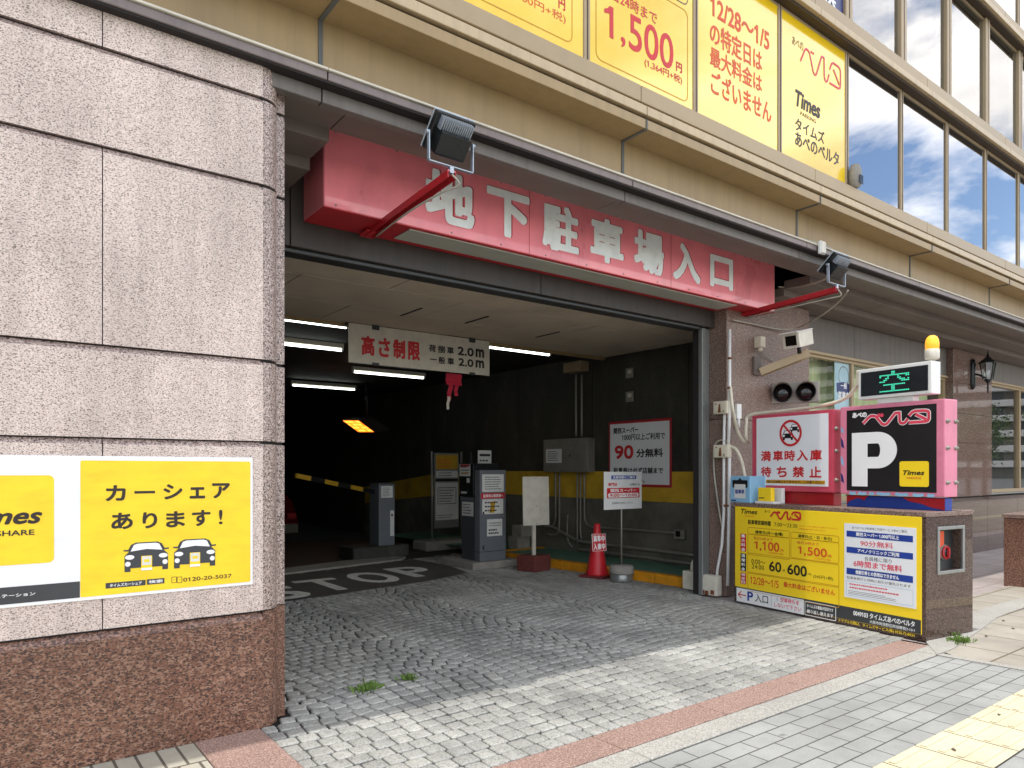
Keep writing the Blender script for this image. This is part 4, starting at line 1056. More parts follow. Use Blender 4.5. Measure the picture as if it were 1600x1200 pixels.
# black P sign
A = CAMP + ray(1476, 777) * 6.3
f0 = Frame((A.x, A.y, 0), PU)
TH = .205
def sign_box(name, label, px0, px1, z0, z1, colour, group=None):
    t = thing(name, label, 'sign', Vector((A.x, A.y, PH)), group)
    ua, ub = f0.uv(px0, 700)[0], f0.uv(px1, 700)[0]
    b = MB(); b.fbox(f0, ua, ub, z0, z1, -TH, 0, colour, .012, 2); b.build('sign_box', t)
    b = MB()
    for vv in (z0 + .13, (z0 + z1) / 2, z1 - .20):
        for ww in (-.04, -TH + .035):
            c = f0.p(ub, vv, ww); b.lathe([(.022, -.003), (.022, .006), (.014, .012), (.011, .026), (0, .028)], c, 'galv', 10, f0.u)
    b.build('bolts', t)
    return t, ua, ub
zp0, zp1 = f0.uv(1476, 777)[1], f0.uv(1476, 622.5)[1]
ps, ua, ub = sign_box('parking_sign', 'pink box sign with a black face, big white P and yellow square, on the plinth', 1313, 1476, zp0, zp1, 'pink')
Z6 = lambda x, y: (1310 + x * 200 / 1263, 610 + y * 190 / 1200)
pf2 = f0.off(.003)
b = MB(); a = pf2.uv(*Z6(82, 985)); c = pf2.uv(*Z6(968, 135)); zt = (pf2.uv(*Z6(82, 195))[1] + c[1]) / 2; zb = (a[1] + pf2.uv(*Z6(962, 1012))[1]) / 2
b.fbox(pf2, a[0], c[0], zb, zt, -.003, .001, 'black', .001); b.build('panel', ps)
b = MB(); W = .003
belta(b, pf2, Z6(245, 352), Z6(905, 182), .026, W, 'pink_ink', 'white_ink')
b.ptext('あべの', pf2, Z6(140, 275), Z6(282, 210), W, 'white_ink', .05)
a = pf2.uv(*Z6(135, 945)); c = pf2.uv(*Z6(580, 400)); pw, ph = c[0] - a[0], c[1] - a[1]; k0 = a[1] + ph * .335; k1 = c[1]; kc = (k0 + k1) / 2; ro = (k1 - k0) / 2; ri = ro * .37; us = a[0] + pw * .36; uc = a[0] + pw * .58
b.frect(pf2, a[0], a[1], us, c[1], W, 'white_ink'); b.frect(pf2, us, k0, uc, kc - ri, W, 'white_ink'); b.frect(pf2, us, kc + ri, uc, k1, W, 'white_ink')
for k in range(20):
    a0, a1 = R(-90 + 9 * k), R(-81 + 9 * k); rx_ = pw * .42; rxi = pw * .06
    b.fpoly(pf2, [(uc + rx_ * math.cos(a0), kc + ro * math.sin(a0)), (uc + rx_ * math.cos(a1), kc + ro * math.sin(a1)), (uc + rxi * math.cos(a1), kc + ri * math.sin(a1)), (uc + rxi * math.cos(a0), kc + ri * math.sin(a0))], W, 'white_ink')
a = pf2.uv(*Z6(605, 958)); c = pf2.uv(*Z6(895, 692)); b.rrect(pf2, a[0], a[1] + .01, c[0], c[1] - .005, .02, W, 'yellow')
b.ptext('Times', pf2, Z6(640, 835), Z6(852, 788), W + .001, 'black', .03, .3); b.ptext('PARKING', pf2, Z6(678, 872), Z6(818, 855), W + .001, 'orange', .02)
b.build('lettering', ps)
# worn blue and red foot under it, with ragged paint
b = MB(); b.fbox(f0, ua + .03, ub - .03, PH + .001, zp0 - .012, -TH + .03, -.06, 'blue', .004); b.build('foot', ps)
b = MB(); b.fpoly(f0, [(ua + .03, PH + .02), (ua + .06, zp0 - .07), (ua + .16, zp0 - .035), (ua + .22, zp0 - .06), (ua + .26, zp0 - .015), (ua + .03, zp0 - .015)], -.058, 'sign_dkred')
b.fpoly(f0, [(ub - .03, PH + .004), (ub - .03, zp0 - .015), (ub - .42, zp0 - .015), (ub - .36, zp0 - .05), (ub - .24, zp0 - .07), (ub - .15, zp0 - .10), (ub - .08, zp0 - .11)], -.058, 'sign_dkred')
rnd = random.Random(4); u = ua + .1
while u < ub - .12:
    l = rnd.uniform(.05, .16); b.fpoly(f0, [(u, zp0 + rnd.uniform(.0, .01)), (u + l * .4, zp0 - .005), (u + l, zp0 + .004), (u + l * .9, zp0 + .03), (u + l * .5, zp0 + .022), (u + l * .1, zp0 + .034)], .0015, 'bluelt'); u += l * 1.25
v_ = zp1 - .2
for k in range(4):
    h_ = rnd.uniform(.05, .12); b.fpoly(f0, [(ua + .004, v_), (ua + .03, v_ - h_ * .3), (ua + .045, v_ - h_), (ua + .012, v_ - h_ * .8)], .0015, 'navy' if k % 2 else 'bluelt'); v_ -= h_ * 1.6
b.build('worn_paint', ps)
# white no-queue sign
zw0, zw1 = f0.uv(1302, 770)[1], f0.uv(1302, 639)[1]
ws, ua, ub = sign_box('no_queue_sign', 'rose pink box sign with a white face and a red no-cars ring, on the plinth', 1175, 1302, zw0, zw1, 'pink_dk')
Z7 = lambda x, y: (1170 + x * .15, 620 + y * .15)
b = MB(); a = pf2.uv(*Z7(80, 930)); c = pf2.uv(*Z7(828, 178)); zt = (pf2.uv(*Z7(82, 218))[1] + c[1]) / 2; zb = (pf2.uv(*Z7(820, 940))[1] + pf2.uv(*Z7(300, 920))[1]) / 2
b.fbox(pf2, a[0], c[0], zb, zt, -.003, .001, 'sheet', .001); b.build('panel', ws)
b = MB(); ce = pf2.uv(*Z7(437, 378)); rr = (pf2.uv(*Z7(437, 240))[1] - pf2.uv(*Z7(437, 516))[1]) / 2 - .012
def mini_car(u, v, s, w_):
    b.rrect(pf2, u - .075 * s, v - .02 * s, u + .075 * s, v + .03 * s, .012 * s, w_, 'black'); b.fpoly(pf2, [(u - .065 * s, v + .03 * s), (u - .045 * s, v + .07 * s), (u + .045 * s, v + .07 * s), (u + .065 * s, v + .03 * s)], w_, 'char'); b.fpoly(pf2, [(u - .052 * s, v + .034 * s), (u - .038 * s, v + .063 * s), (u + .038 * s, v + .063 * s), (u + .052 * s, v + .034 * s)], w_ + .0005, 'white_ink')
    for q in (-1, 1):
        b.disc(pf2, u + q * .055 * s, v + .008 * s, .014 * s, w_ + .0006, 'white_ink', 12); b.rrect(pf2, u + q * .055 * s - .014 * s, v - .042 * s, u + q * .055 * s + .014 * s, v - .02 * s, .004 * s, w_, 'black')
mini_car(ce[0] + .055, ce[1] + .04, .8, W); mini_car(ce[0] - .035, ce[1] - .035, .95, W + .0015)
b.ring(pf2, ce[0], ce[1], rr, .026, W + .003, 'redink'); q = rr * .69; b.ribbon(pf2, [(ce[0] - q, ce[1] + q), (ce[0] + q, ce[1] - q)], .022, W + .0036, 'redink')
for s, xs, yb, yt in [('満車時入庫', [(128, 232), (254, 358), (374, 484), (502, 618), (640, 762)], 668, 556), ('待ち禁止', [(128, 236), (292, 398), (458, 578), (634, 758)], 838, 726)]:
    for ch, (x0, x1) in zip(s, xs):
        ul, ur = pf2.uv(*Z7(x0, 600))[0], pf2.uv(*Z7(x1, 600))[0]; vb_ = pf2.uv(*Z7(440, yb))[1]; vt_ = pf2.uv(*Z7(440, yt))[1]; b.text(ch, pf2, ul, vb_, ur, vt_, W, 'redink', .03)
a = pf2.uv(*Z7(180, 895)); c = pf2.uv(*Z7(795, 868)); va_ = pf2.uv(*Z7(440, 905))[1]; vb_ = pf2.uv(*Z7(440, 868))[1]
b.frect(pf2, a[0], va_, c[0], vb_, W, 'line'); b.text('周りの迷惑になりますので、ご注意ください', pf2, a[0] + .02, va_ + .006, c[0] - .01, vb_ - .006, W + .001, 'black', .02)
b.build('lettering', ws)
b = MB(); b.fbox(f0, ua + .08, ub - .03, PH + .001, zw0 - .001, -TH + .03, -.05, 'sign_dkred', .004); b.build('foot', ws)
# LED sign on the P sign
lf = Frame(f0.p(0, 0, .02), PU); LT = .15
ls = thing('led_sign', 'white framed dot matrix sign showing a green character, on top of the P sign', 'sign', lf.p(-.4, zp1))
z0, z1 = lf.uv(1342, 625)[1], lf.uv(1455, 563)[1]; ua, ub = lf.uv(1341, 600)[0], lf.uv(1455, 600)[0]
b = MB(); b.fbox(lf, ua, ub, z0, z1, -LT, 0, 'white', .01, 2); b.build('casing', ls)
l2 = lf.off(.003); ia, ib = l2.uv(1345, 600)[0], l2.uv(1450, 600)[0]
b = MB(); b.fbox(l2, ia, ib, z0 + .03, z1 - .035, -.003, .001, 'led_dim', .001); b.build('screen', ls)
b = MB()
rows_ = ["000000110000000", "000000110000000", "111111111111111", "100010000100011", "000110000110000", "001100000011101", "111000000001111", "000000000000000", "001111111111100", "000000110000000", "000000110000000", "000000110000000", "111111111111111"]
da, db = l2.uv(1374, 600)[0], l2.uv(1421, 600)[0]; hz = z1 - z0 - .10; dx = (db - da) / 15; dz = hz / 13
for r_, s in enumerate(rows_):
    for q, ch in enumerate(s):
        if ch == '1': uu = da + dx * (q + .5); vv = z1 - .05 - dz * (r_ + .5); b.disc(l2, uu, vv, dz * .44, .002, 'led', 8, dx * .46)
b.build('led_dots', ls)
b = MB(); b.fbox(lf, ua + .18, ub - .18, zp1 + .001, z0 - .001, -.12, -.03, 'white', .004); b.fbox(lf, ua - .05, ua - .002, z0 + .14, z0 + .30, -.12, -.03, 'cream', .008); b.build('mount', ls)
p = lf.p(lf.uv(1449, 560)[0], z1, -.075)
bc = thing('warning_beacon', 'orange domed beacon with a cream base on the dot matrix sign', 'beacon', p)
b = MB(); b.lathe([(.02, .0), (.03, .012), (.055, .02), (.060, .035), (.060, .105), (.056, .11)], p, 'offwhite', 20); b.build('base', bc)
b = MB(); b.lathe([(.056, .11), (.057, .16), (.053, .195), (.04, .222), (.02, .235), (0, .238)], p, 'orange_lens', 20); b.build('dome', bc)
# small things on the plinth
def boxobj(name, label, cat, px, py, wpx, z0, z1, dep, m, extra=None, off=0.0, group=None):
    fr = Frame(C0 + PB * (.03 + off), PU); ua_, ub_ = fr.uv(px, py)[0], fr.uv(px + wpx, py)[0]; t = thing(name, label, cat, fr.p((ua_ + ub_) / 2, z0), group)
    b = MB(); b.fbox(fr, ua_, ub_, z0, z1, -dep, 0, m, .006); b.build('case', t)
    if extra: bb = MB(); extra(bb, fr, ua_, ub_, z0, z1); bb.build('label', t)
    return t
bb_u = f0.uv(1140, 760)
def blue_label(b, fr, a, c, z0, z1):
    s = c - a; b.rrect(fr, a + s * .12, z1 - .13, c - s * .12, z1 - .045, .01, .002, 'black'); b.rrect(fr, a + s * .22, z0 + .05, c - s * .22, z1 - .09, .01, .003, 'paper')
    b.fpoly(fr, [(a + s * .4, z1 - .045), (a + s * .6, z1 - .045), (a + s * .5, z1 - .02)], .002, 'black'); b.text('駐車券', fr, a + s * .27, z0 + .10, c - s * .27, z0 + .15, .004, 'blue', .03); b.frect(fr, a + s * .05, z0 + .015, a + s * .3, z0 + .03, .002, 'navy')
boxobj('collection_box', 'light blue box with a paper label, beside the white conduits', 'box', 1141, 765, 31, PH + .001, PH + .30, .30, 'bluelt', blue_label, -.025)
def yl(b, fr, a, c, z0, z1):
    s = c - a
    b.frect(fr, a + .015, z0 + .03, a + s * .5, z0 + .04, .002, 'ink')
boxobj('yellow_box', 'small bright yellow box in front of the pink no-cars sign', 'box', 1184, 770, 21, PH + .028, PH + .175, .06, 'yellow', yl, .02)
boxobj('white_block', 'small white block standing behind the little yellow box', 'block', 1206, 770, 16, PH + .001, PH + .17, .05, 'white', None, .16)
boxobj('white_tray', 'flat white tray under the little yellow box', 'tray', 1179, 788, 30, PH + .001, PH + .027, .12, 'white', None, -.02)

# ================================================================== PILASTER FITTINGS
pc = thing('conduit_run', 'two white vertical conduits with rusty junction boxes on the pilaster edge', 'conduit', (7.05, 5.12, 0))
pp = lambda px, py: onx(px, py, 7.055)
b = MB(); b.tube([pp(1140, 515), pp(1140, 640), pp(1138, 700)], .019, 'white', 10); b.tube([pp(1140, 705), pp(1139, 800), pp(1137, 915)], .019, 'white', 10)
b.tube([pp(1132, 640), pp(1131, 705), pp(1131, 800), pp(1128, 850), pp(1121, 890), pp(1119, 912)], .017, 'white', 10); b.build('pipe', pc)
def jbox(px, py, hw, hh, m='cream'):
    c = onx(px, py, 7.03); b = MB(); b.box(c.x - .04, c.x + .04, c.y - hw, c.y + hw, c.z - hh, c.z + hh, m, .012, 2); o = b.build('junction_box', pc)
    b = MB(); b.box(c.x - .045, c.x - .0402, c.y - hw * .8, c.y + hw * .8, c.z - hh * .8, c.z + hh * .8, m, .003)
    for s in (-1, 1): b.lathe([(.008, 0), (.008, .006), (0, .007)], (c.x - .045, c.y + s * hw * .55, c.z + s * hh * .6), 'rust', 8, (-1, 0, 0))
    b.poly([(c.x - .0465, c.y - hw * .2, c.z - hh * .78), (c.x - .0465, c.y + hw * .25, c.z - hh * .78), (c.x - .0465, c.y + hw * .1, c.z + hh * .5), (c.x - .0465, c.y - hw * .1, c.z + hh * .6)], 'rust'); b.build('lid', o)
jbox(1128, 637, .095, .075); jbox(1129, 705, .10, .075)
b = MB(); 
for px, py in [(1140, 560), (1140, 606), (1134, 790), (1138, 790)]: c = pp(px, py); b.tube([c + ZV * -.012, c + ZV * .012], .026, 'rust', 10)
b.build('clamp', pc)
gb = thing('ground_box', 'rusty white junction box on the ground at the foot of the white conduits', 'junction box', onx(1110, 938, 7.03))
c = onx(1110, 924, 7.02); b = MB(); b.box(c.x - .06, c.x + .05, c.y - .13, c.y + .12, .01, .25, 'offwhite', .02, 2); b.build('case', gb); b = MB(); b.box(c.x - .065, c.x - .0602, c.y - .09, c.y + .08, .05, .21, 'offwhite', .004)
for q in ((-.08, .03), (.06, .02), (0, .016)): b.box(c.x - .0665, c.x - .0655, c.y + q[0] - .02, c.y + q[0] + .03, q[1], q[1] + .05, 'rust')
b.build('lid', gb)
gb = thing('ground_box', 'white junction box with a short pipe at the end of the yellow kerb', 'junction box', (7.2, 5.6, 0))
c = onx(1080, 924, 7.16); b = MB(); b.box(c.x - .06, c.x + .05, c.y - .09, c.y + .09, .01, .24, 'offwhite', .018, 2); b.build('case', gb); b = MB(); b.tube(smooth_path([(c.x, c.y - .01, .24), (c.x, c.y - .02, .33), (c.x + .01, c.y - .06, .40)]), .02, 'offwhite', 8); b.build('pipe', gb)
sb_ = thing('switch_box', 'small white switch box on the pilaster right of the upper rusty junction box', 'box', onx(1149, 645, 7.09))
c = ony(1152, 643, 5.115); b = MB(); b.box(c.x - .04, c.x + .05, 5.085, 5.129, c.z - .09, c.z + .09, 'white', .008); b.build('case', sb_); b = MB(); b.tube([(c.x, 5.10, c.z - .09), (c.x, 5.10, c.z - .2)], .02, 'white', 8); b.build('gland', sb_)
zt = zw1 + .03; ua_w = f0.uv(1174, 700)[0]; top = lambda u_, dz=.0, w_=-.06: f0.p(u_, zt + dz, w_)
cable('cable', [pp(1141, 604), pp(1145, 640), ony(1152, 672, 5.06), ony(1162, 690, 5.0), ony(1170, 690, 4.95), f0.p(ua_w - .05, f0.uv(1173, 684)[1], .03), f0.p(ua_w - .045, f0.uv(1174, 662)[1], .03), f0.p(ua_w - .01, zw1 + .01, .0), top(f0.uv(1225, 640)[0]), top(f0.uv(1270, 640)[0], .015), top(f0.uv(1310, 640)[0], .06), top(f0.uv(1330, 640)[0], .16), top(f0.uv(1338, 640)[0], .26)], .019, 'cream', 'thick cream cable looping down the pilaster and along the top of the pink signs')
cable('cable', [pp(1140, 690), pp(1125, 688), pp(1116, 700), pp(1116, 740), pp(1124, 800), pp(1130, 830)], .011, 'cable', 'thin grey cable curving out around the lower junction box of the conduits')
cable('cable', [pp(1135, 700), pp(1148, 700), pp(1158, 718), onx(1164, 745, 7.0)], .018, 'cream', 'short cream hose from the lower junction box into the light blue box')
sn = thing('sensor_box', 'small cream sensor box on the pilaster left of the camera', 'sensor', ony(1187, 545, 5.1))
c = ony(1187, 536, 5.08); b = MB(); b.box(c.x - .05, c.x + .05, 5.03, 5.127, c.z - .06, c.z + .075, 'cream', .012, 2); b.build('case', sn); b = MB(); b.lathe([(.028, 0), (.03, -.03), (.02, -.045), (0, -.046)], (c.x, 5.07, c.z - .06), 'cream', 12); b.build('nozzle', sn)
cable('cable', [ony(1189, 546, 5.08), ony(1193, 553, 5.10), ony(1202, 560, 5.10), ony(1212, 566, 5.1)], .006, 'cable', 'thin cable from the sensor box down to the camera bracket')
# security camera on its bracket
sc_ = thing('security_camera', 'cream security camera on a brown steel arm projecting from the pilaster', 'camera', ony(1190, 575, 5.13))
q0 = ony(1187, 572, 5.12)
bd = Vector((.62, -.76, .10)).normalized(); sd = bd.cross(ZV).normalized(); ud = sd.cross(bd)
b = MB(); tipc = q0 + bd * .62
e0 = ony(1186, 578, 5.08); e1 = ony(1262, 548, 4.62); bd = (e1 - e0).normalized(); sd = bd.cross(ZV).normalized(); ud = sd.cross(bd); Lb = (e1 - e0).length
b.obox((e0 + e1) / 2, (bd, sd, ud), (Lb / 2, .085, .006), 'bronze', .002)
for s in (-1, 1): b.obox((e0 + e1) / 2 + sd * .085 * s - ud * .036, (bd, sd, ud), (Lb / 2, .004, .045), 'bronze', .002)
b.box(e0.x - .07, e0.x + .07, 5.09, 5.128, e0.z - .06, e0.z + .16, 'soffit', .004); b.build('bracket', sc_)
cpos = ony(1247, 530, e1.y + .03); view = Vector((-.95, -.10, -.22)).normalized(); cs_ = view.cross(ZV).normalized(); cu_ = cs_.cross(view)
b = MB(); b.obox(cpos, (view, cs_, cu_), (.19, .10, .088), 'offwhite', .014, 2); b.obox(cpos + view * .03 + cu_ * .094, (view, cs_, cu_), (.22, .108, .006), 'white', .003); ho = b.build('housing', sc_)
b = MB(); b.obox(cpos + view * .192, (view, cs_, cu_), (.004, .066, .058), 'glass_dark', .002); b.build('window', ho)
b = MB(); b.tube([cpos - cu_ * .085, cpos - cu_ * .17], .024, 'lamp_black', 10); b.build('swivel', sc_)
# two-lens signal
sg = thing('traffic_signal', 'grey signal head with two dark hooded lenses in front of the shop window', 'signal', ony(1240, 628, 4.95))
c = ony(1241, 614, 4.93); vv = Vector((-.86, -.51, 0)).normalized(); hs = Vector((-vv.y, vv.x, 0)); hs = -hs if hs.x < 0 else hs
b = MB(); b.obox(c, (hs, vv, ZV), (.29, .05, .13), 'concrete', .03, 3); b.obox(c - vv * .2 - ZV * .02, (hs, vv, ZV), (.04, .2, .03), 'steel_dk', .004); b.build('housing', sg)
for s in (-1, 1):
    lc = c + hs * .135 * s + vv * .05; b = MB(); up = ZV; n = 20; pr = []
    for k in range(n + 1):
        a = R(-55 + 290 * k / n); pr.append((math.cos(a), math.sin(a)))
    i = b.mi('concrete'); V1 = [b.bm.verts.new(lc + (hs * x + ZV * y) * .115) for x, y in pr]; V2 = [b.bm.verts.new(lc + (hs * x + ZV * y) * .112 + vv * (.07 + .12 * max(0, y + .3))) for x, y in pr]
    for k in range(n): fa = b.bm.faces.new((V1[k], V1[k + 1], V2[k + 1], V2[k])); fa.material_index = i; fa.smooth = True
    b.lathe([(.118, 0), (.118, .01), (.1, .012)], lc, 'lamp_black', 24, vv); o = b.build('hood', sg)
    b = MB(); b.lathe([(.1, .0125), (.08, .025), (.04, .034), (0, .036)], lc, 'glass_dark', 24, vv); b.build('lens', o)
# banner with the shield in the shop window
bn = thing('window_banner', 'tall pale blue paper banner with a navy shield inside the curtained shop window', 'banner', ony(1318, 690, 5.33))
f = face_y(5.355); a = f.uv(1304, 700); c = f.uv(1332, 548)
b = MB(); b.fbox(f, a[0], c[0], a[1], c[1], -.002, .0, 'paper_blue'); b.build('sheet', bn)
b = MB(); s = (a[0] + c[0]) / 2; hw = (c[0] - a[0]) / 2; vt_ = f.uv(1318, 600)[1]; vb_ = f.uv(1318, 626)[1]; vm_ = (vt_ + vb_) / 2
b.fpoly(f, [(s - hw * .8, vt_), (s, vt_ + .03), (s + hw * .8, vt_), (s + hw * .78, vm_), (s + hw * .4, vb_ + .06), (s, vb_), (s - hw * .4, vb_ + .06), (s - hw * .78, vm_)], .001, 'navy')
b.text('一般', f, s - hw * .35, vm_ + .05, s + hw * .35, vm_ + .14, .002, 'white_ink', .02); b.text('営業中', f, s - hw * .6, vm_ - .09, s + hw * .6, vm_ + .01, .002, 'white_ink', .02)
v3 = f.uv(1318, 565)[1]; b.fpoly(f, [(s - hw * .6, c[1] - .02), (s + hw * .6, c[1] - .02), (s + hw * .5, v3 + .05), (s, v3), (s - hw * .5, v3 + .05)], .001, 'blue' if False else 'seam'); v4 = f.uv(1318, 588)[1]; b.ring(f, s, v4, hw * .55, .012, .001, 'seam')
b.build('print', bn)
# lantern on the polished pilaster
lp = ony(1519, 583, 5.18); ln = thing('wall_lantern', 'black carriage lantern on the polished granite pilaster', 'lantern', lp)
b = MB(); b.lathe([(.02, -.30), (.05, -.27), (.06, -.2), (.05, 0), (.06, .16), (.04, .24), (.0, .26)], lp, 'lamp_black', 14); b.tube(smooth_path([lp + ZV * -.02, lp + Vector((.02, -.1, -.04)), lp + Vector((.03, -.22, -.12))]), .018, 'lamp_black', 8); b.build('wall_bracket', ln)
lc = lp + Vector((.03, -.24, .03)); b = MB()
b.lathe([(.006, -.42), (.016, -.36), (.012, -.24), (.05, -.19), (.075, -.165)], lc, 'lamp_black', 12); b.lathe([(.145, .12), (.15, .135), (.07, .20), (.03, .235), (.025, .26), (.012, .30), (.004, .36)], lc, 'lamp_black', 6, None, False)
for k in range(6):
    a = R(60 * k); b.tube([lc + Vector((math.cos(a) * .075, math.sin(a) * .075, -.165)), lc + Vector((math.cos(a) * .125, math.sin(a) * .125, .125))], .009, 'lamp_black', 5)
b.build('lantern_frame', ln)
b = MB(); b.lathe([(.068, -.16), (.115, .12)], lc, M['shop'], 6, None, False); b.build('glass', ln)
# low granite wall further along the pavement
g0 = onz(1568, 914); gt = .93
gt_ = thing('planter_wall', 'low red brown granite wall cut by the right edge of the photo', 'wall', (g0.x + 1.5, g0.y - .4, 0))
b = MB(); b.box(g0.x, g0.x + 3.4, g0.y - 1.3, g0.y, -.02, gt - .06, 'granite_red', .008); b.build('wall_body', gt_)
b = MB(); b.box(g0.x - .012, g0.x + 3.41, g0.y - 1.312, g0.y + .012, gt - .057, gt, 'granite_honed', .008); b.build('coping', gt_)
# ================================================================== THINGS IN THE GARAGE MOUTH
hs_ = thing('height_limit_sign', 'cream hanging board giving the 2.0 m height limit in red and black', 'sign', (4.8, 8.2, 2.83))
f = Frame((0, 8.2, 0), (1, 0, 0)); hu0, hu1 = f.uv(545, 530)[0], f.uv(765, 560)[0]; hz0, hz1 = 2.83, 3.32
b = MB(); b.fbox(f, hu0, hu1, hz0, hz1, -.02, 0, 'offwhite', .004); b.build('board', hs_)
Zh = lambda x, y: (430 + x * .25, 380 + y * .25); b = MB(); W = .002
def ht(s, xs, t0, t1, m, bold):
    for ch, (x0, x1) in zip(s, xs): b.text(ch, f, f.uv(*Zh(x0, 650))[0], hz1 - .49 * t1, f.uv(*Zh(x1, 650))[0], hz1 - .49 * t0, W, m, bold)
ht('高さ制限', [(538, 622), (645, 718), (736, 812), (830, 905)], .28, .78, 'redink', .04)
ht('荷捌車', [(960, 1004), (1016, 1060), (1074, 1116)], .30, .50, 'black', .03); ht('般車', [(1020, 1062), (1076, 1118)], .60, .80, 'black', .03)
b.frect(f, f.uv(*Zh(966, 650))[0], hz1 - .49 * .715, f.uv(*Zh(1008, 650))[0], hz1 - .49 * .685, W, 'black')
ht(['2.0', 'm'], [(1140, 1240), (1252, 1305)], .26, .50, 'black', .03); ht(['2.0', 'm'], [(1145, 1238), (1252, 1305)], .58, .80, 'black', .03)
b.build('lettering', hs_)
b = MB(); b.box(hu0 - .02, hu1 + .02, 8.225, 8.27, 3.285, 3.34, 'steel_dk', .004)
for k in (.17, .86):
    u = hu0 + (hu1 - hu0) * k; b.box(u - .05, u + .05, 8.185, 8.23, hz1 - .05, hz1 + .012, 'steel_dk', .006); b.box(u - .045, u + .045, 8.185, 8.23, hz0 - .014, hz0 + .025, 'steel_dk', .004)
b.build('hanger', hs_)
tz = thing('red_ribbon', 'red ribbon hanging below the height limit board', 'ribbon', ony(710, 640, 8.24))
b = MB(); f2 = Frame((0, 8.25, 0), (1, 0, 0))
def strip(px0, py0, px1, py1, w0, w1, m, wo):
    a = f2.uv(px0, py0); c = f2.uv(px1, py1); n = 5; L = []
    for k in range(n + 1):
        t = k / n; u = a[0] + (c[0] - a[0]) * t; v = a[1] + (c[1] - a[1]) * t; w_ = w0 + (w1 - w0) * t; L.append((u, v, w_, wo + .012 * math.sin(k * 1.7)))
    for p, q in zip(L, L[1:]): b.poly([f2.p(p[0] - p[2], p[1], p[3]), f2.p(p[0] + p[2], p[1], p[3]), f2.p(q[0] + q[2], q[1], q[3]), f2.p(q[0] - q[2], q[1], q[3])], m)
strip(709, 584, 709, 602, .13, .125, 'tassel', .0); strip(704, 600, 700, 626, .04, .03, 'tassel', .012); strip(712, 600, 711, 619, .03, .028, 'tassel', .02); strip(700, 620, 698, 640, .024, .02, 'offwhite', .02); b.build('cloth', tz)
# fluorescent lights
fl = thing('fluorescent_light', 'fluorescent batten light nearest the right garage wall, behind the height board', 'light', (6.63, 8.50, 3.29), 'fluorescent battens on the garage ceiling')
b = MB(); b.box(6.02, 7.24, 8.46, 8.54, 3.33, 3.40, 'offwhite', .006)
for s in (6.02, 7.21): b.box(s, s + .03, 8.48, 8.52, 3.285, 3.33, 'white', .004)
b.build('housing', fl); b = MB(); b.tube([(6.05, 8.5, 3.30), (7.21, 8.5, 3.30)], .016, 'tube', 10); b.build('tube', fl)
for x, y, z, sx, lab in [(5.38, 8.5, 3.29, 1, 'fluorescent batten light hidden behind the height board'), (3.20, 8.42, 3.29, 1, 'fluorescent batten light between the left granite pier and the height board'), (1.95, 8.42, 3.29, 1, 'fluorescent batten light behind the left granite pier'), (3.87, 10.08, 3.29, 1, 'fluorescent batten light whose tip shows left of the height board'), (6.24, 11.95, 3.26, 1.24, 'fluorescent batten light just below the height board'), (6.06, 14.6, 3.26, 1.2, 'fluorescent batten light deepest in the dark garage')]:
    c = copy_tree(fl, (x, y, z), lab); c.scale = (sx, 1, 1)
# orange display hanging in the dark
od = thing('warning_display', 'orange lit display tilted under the dark garage ceiling', 'display', ony(562, 662, 13.5))
c = ony(560, 666, 13.5); hd = Vector((RX, RY, 0)); dn = Vector((RX * .16, RY * .16, -.235)); bk = Vector((FX * .2 + RX * .25, FY * .2 + RY * .25, .06))
q = [c - hd * .24 - dn * .5, c + hd * .08 - dn * .5, c + hd * .24 + dn * .5, c - hd * .08 + dn * .5]
b = MB(); b.prism([p + (p - c) * .12 + bk * .04 for p in q], bk, 'gdark'); b.tube([c + bk * .6, c + bk * .6 + ZV * .9], .03, 'lamp_black', 8); b.build('casing', od, True)
b = MB(); b.poly(q, 'warn'); b.build('lit_face', od)
b = MB(); fw = Vector((-FX, -FY, 0)) * .012; P_ = lambda s, t: q[0].lerp(q[1], s).lerp(q[3].lerp(q[2], s), t) + fw
for r_, s in enumerate(["1111011", "1011110", "1110111", "0111011"]):
    for k, ch in enumerate(s):
        if ch == '1': b.poly([P_((k + .1) / 7, (r_ + .15) / 4), P_((k + .9) / 7, (r_ + .15) / 4), P_((k + .9) / 7, (r_ + .8) / 4), P_((k + .1) / 7, (r_ + .8) / 4)], 'warn_hot')
b.build('led_dots', od)
def notice(b, f, u0, v0, u1, v1, m='paper', rows=6, ink='char', seed=1, w=.003):
    b.frect(f, u0, v0, u1, v1, w, m); du = (u1 - u0) * .12; dv = (v1 - v0) * .1; lines_of_print(b, f, u0 + du, v0 + dv, u1 - du, v1 - dv, rows, w + .0015, ink, .35, seed)
# ticket machine
tm = thing('ticket_machine', 'grey ticket machine covered in notices on a concrete base, beside the right garage wall', 'ticket machine', (6.4, 9.1, 0))
b = MB(); b.box(5.98, 6.86, 8.80, 9.72, -.02, .10, 'concrete', .02, 2); b.build('base', tm)
b = MB(); b.box(6.16, 6.655, 8.88, 9.02, .10, 1.495, 'machine', .012, 2); b.box(6.15, 6.665, 8.87, 9.0, .245, .25, 'joint'); b.build('front_cabinet', tm)
b = MB(); b.box(6.17, 6.645, 9.022, 9.40, .10, 1.08, 'machine_dk', .01, 2); b.build('rear_cabinet', tm)
b = MB(); b.box(6.14, 6.62, 9.03, 9.42, 1.085, 1.60, 'lamp_black', .012, 2); rd = b.build('reader_head', tm)
b = MB(); b.lathe([(.014, 0), (.014, .006), (.005, .008)], (6.60, 8.878, .78), 'steel', 10, (0, -1, 0)); b.box(6.21, 6.24, 8.872, 8.88, .28, .34, 'steel_dk', .002); b.box(6.21, 6.24, 8.872, 8.88, 1.12 - .3, 1.16 - .3, 'steel_dk', .002); b.build('lock', tm)
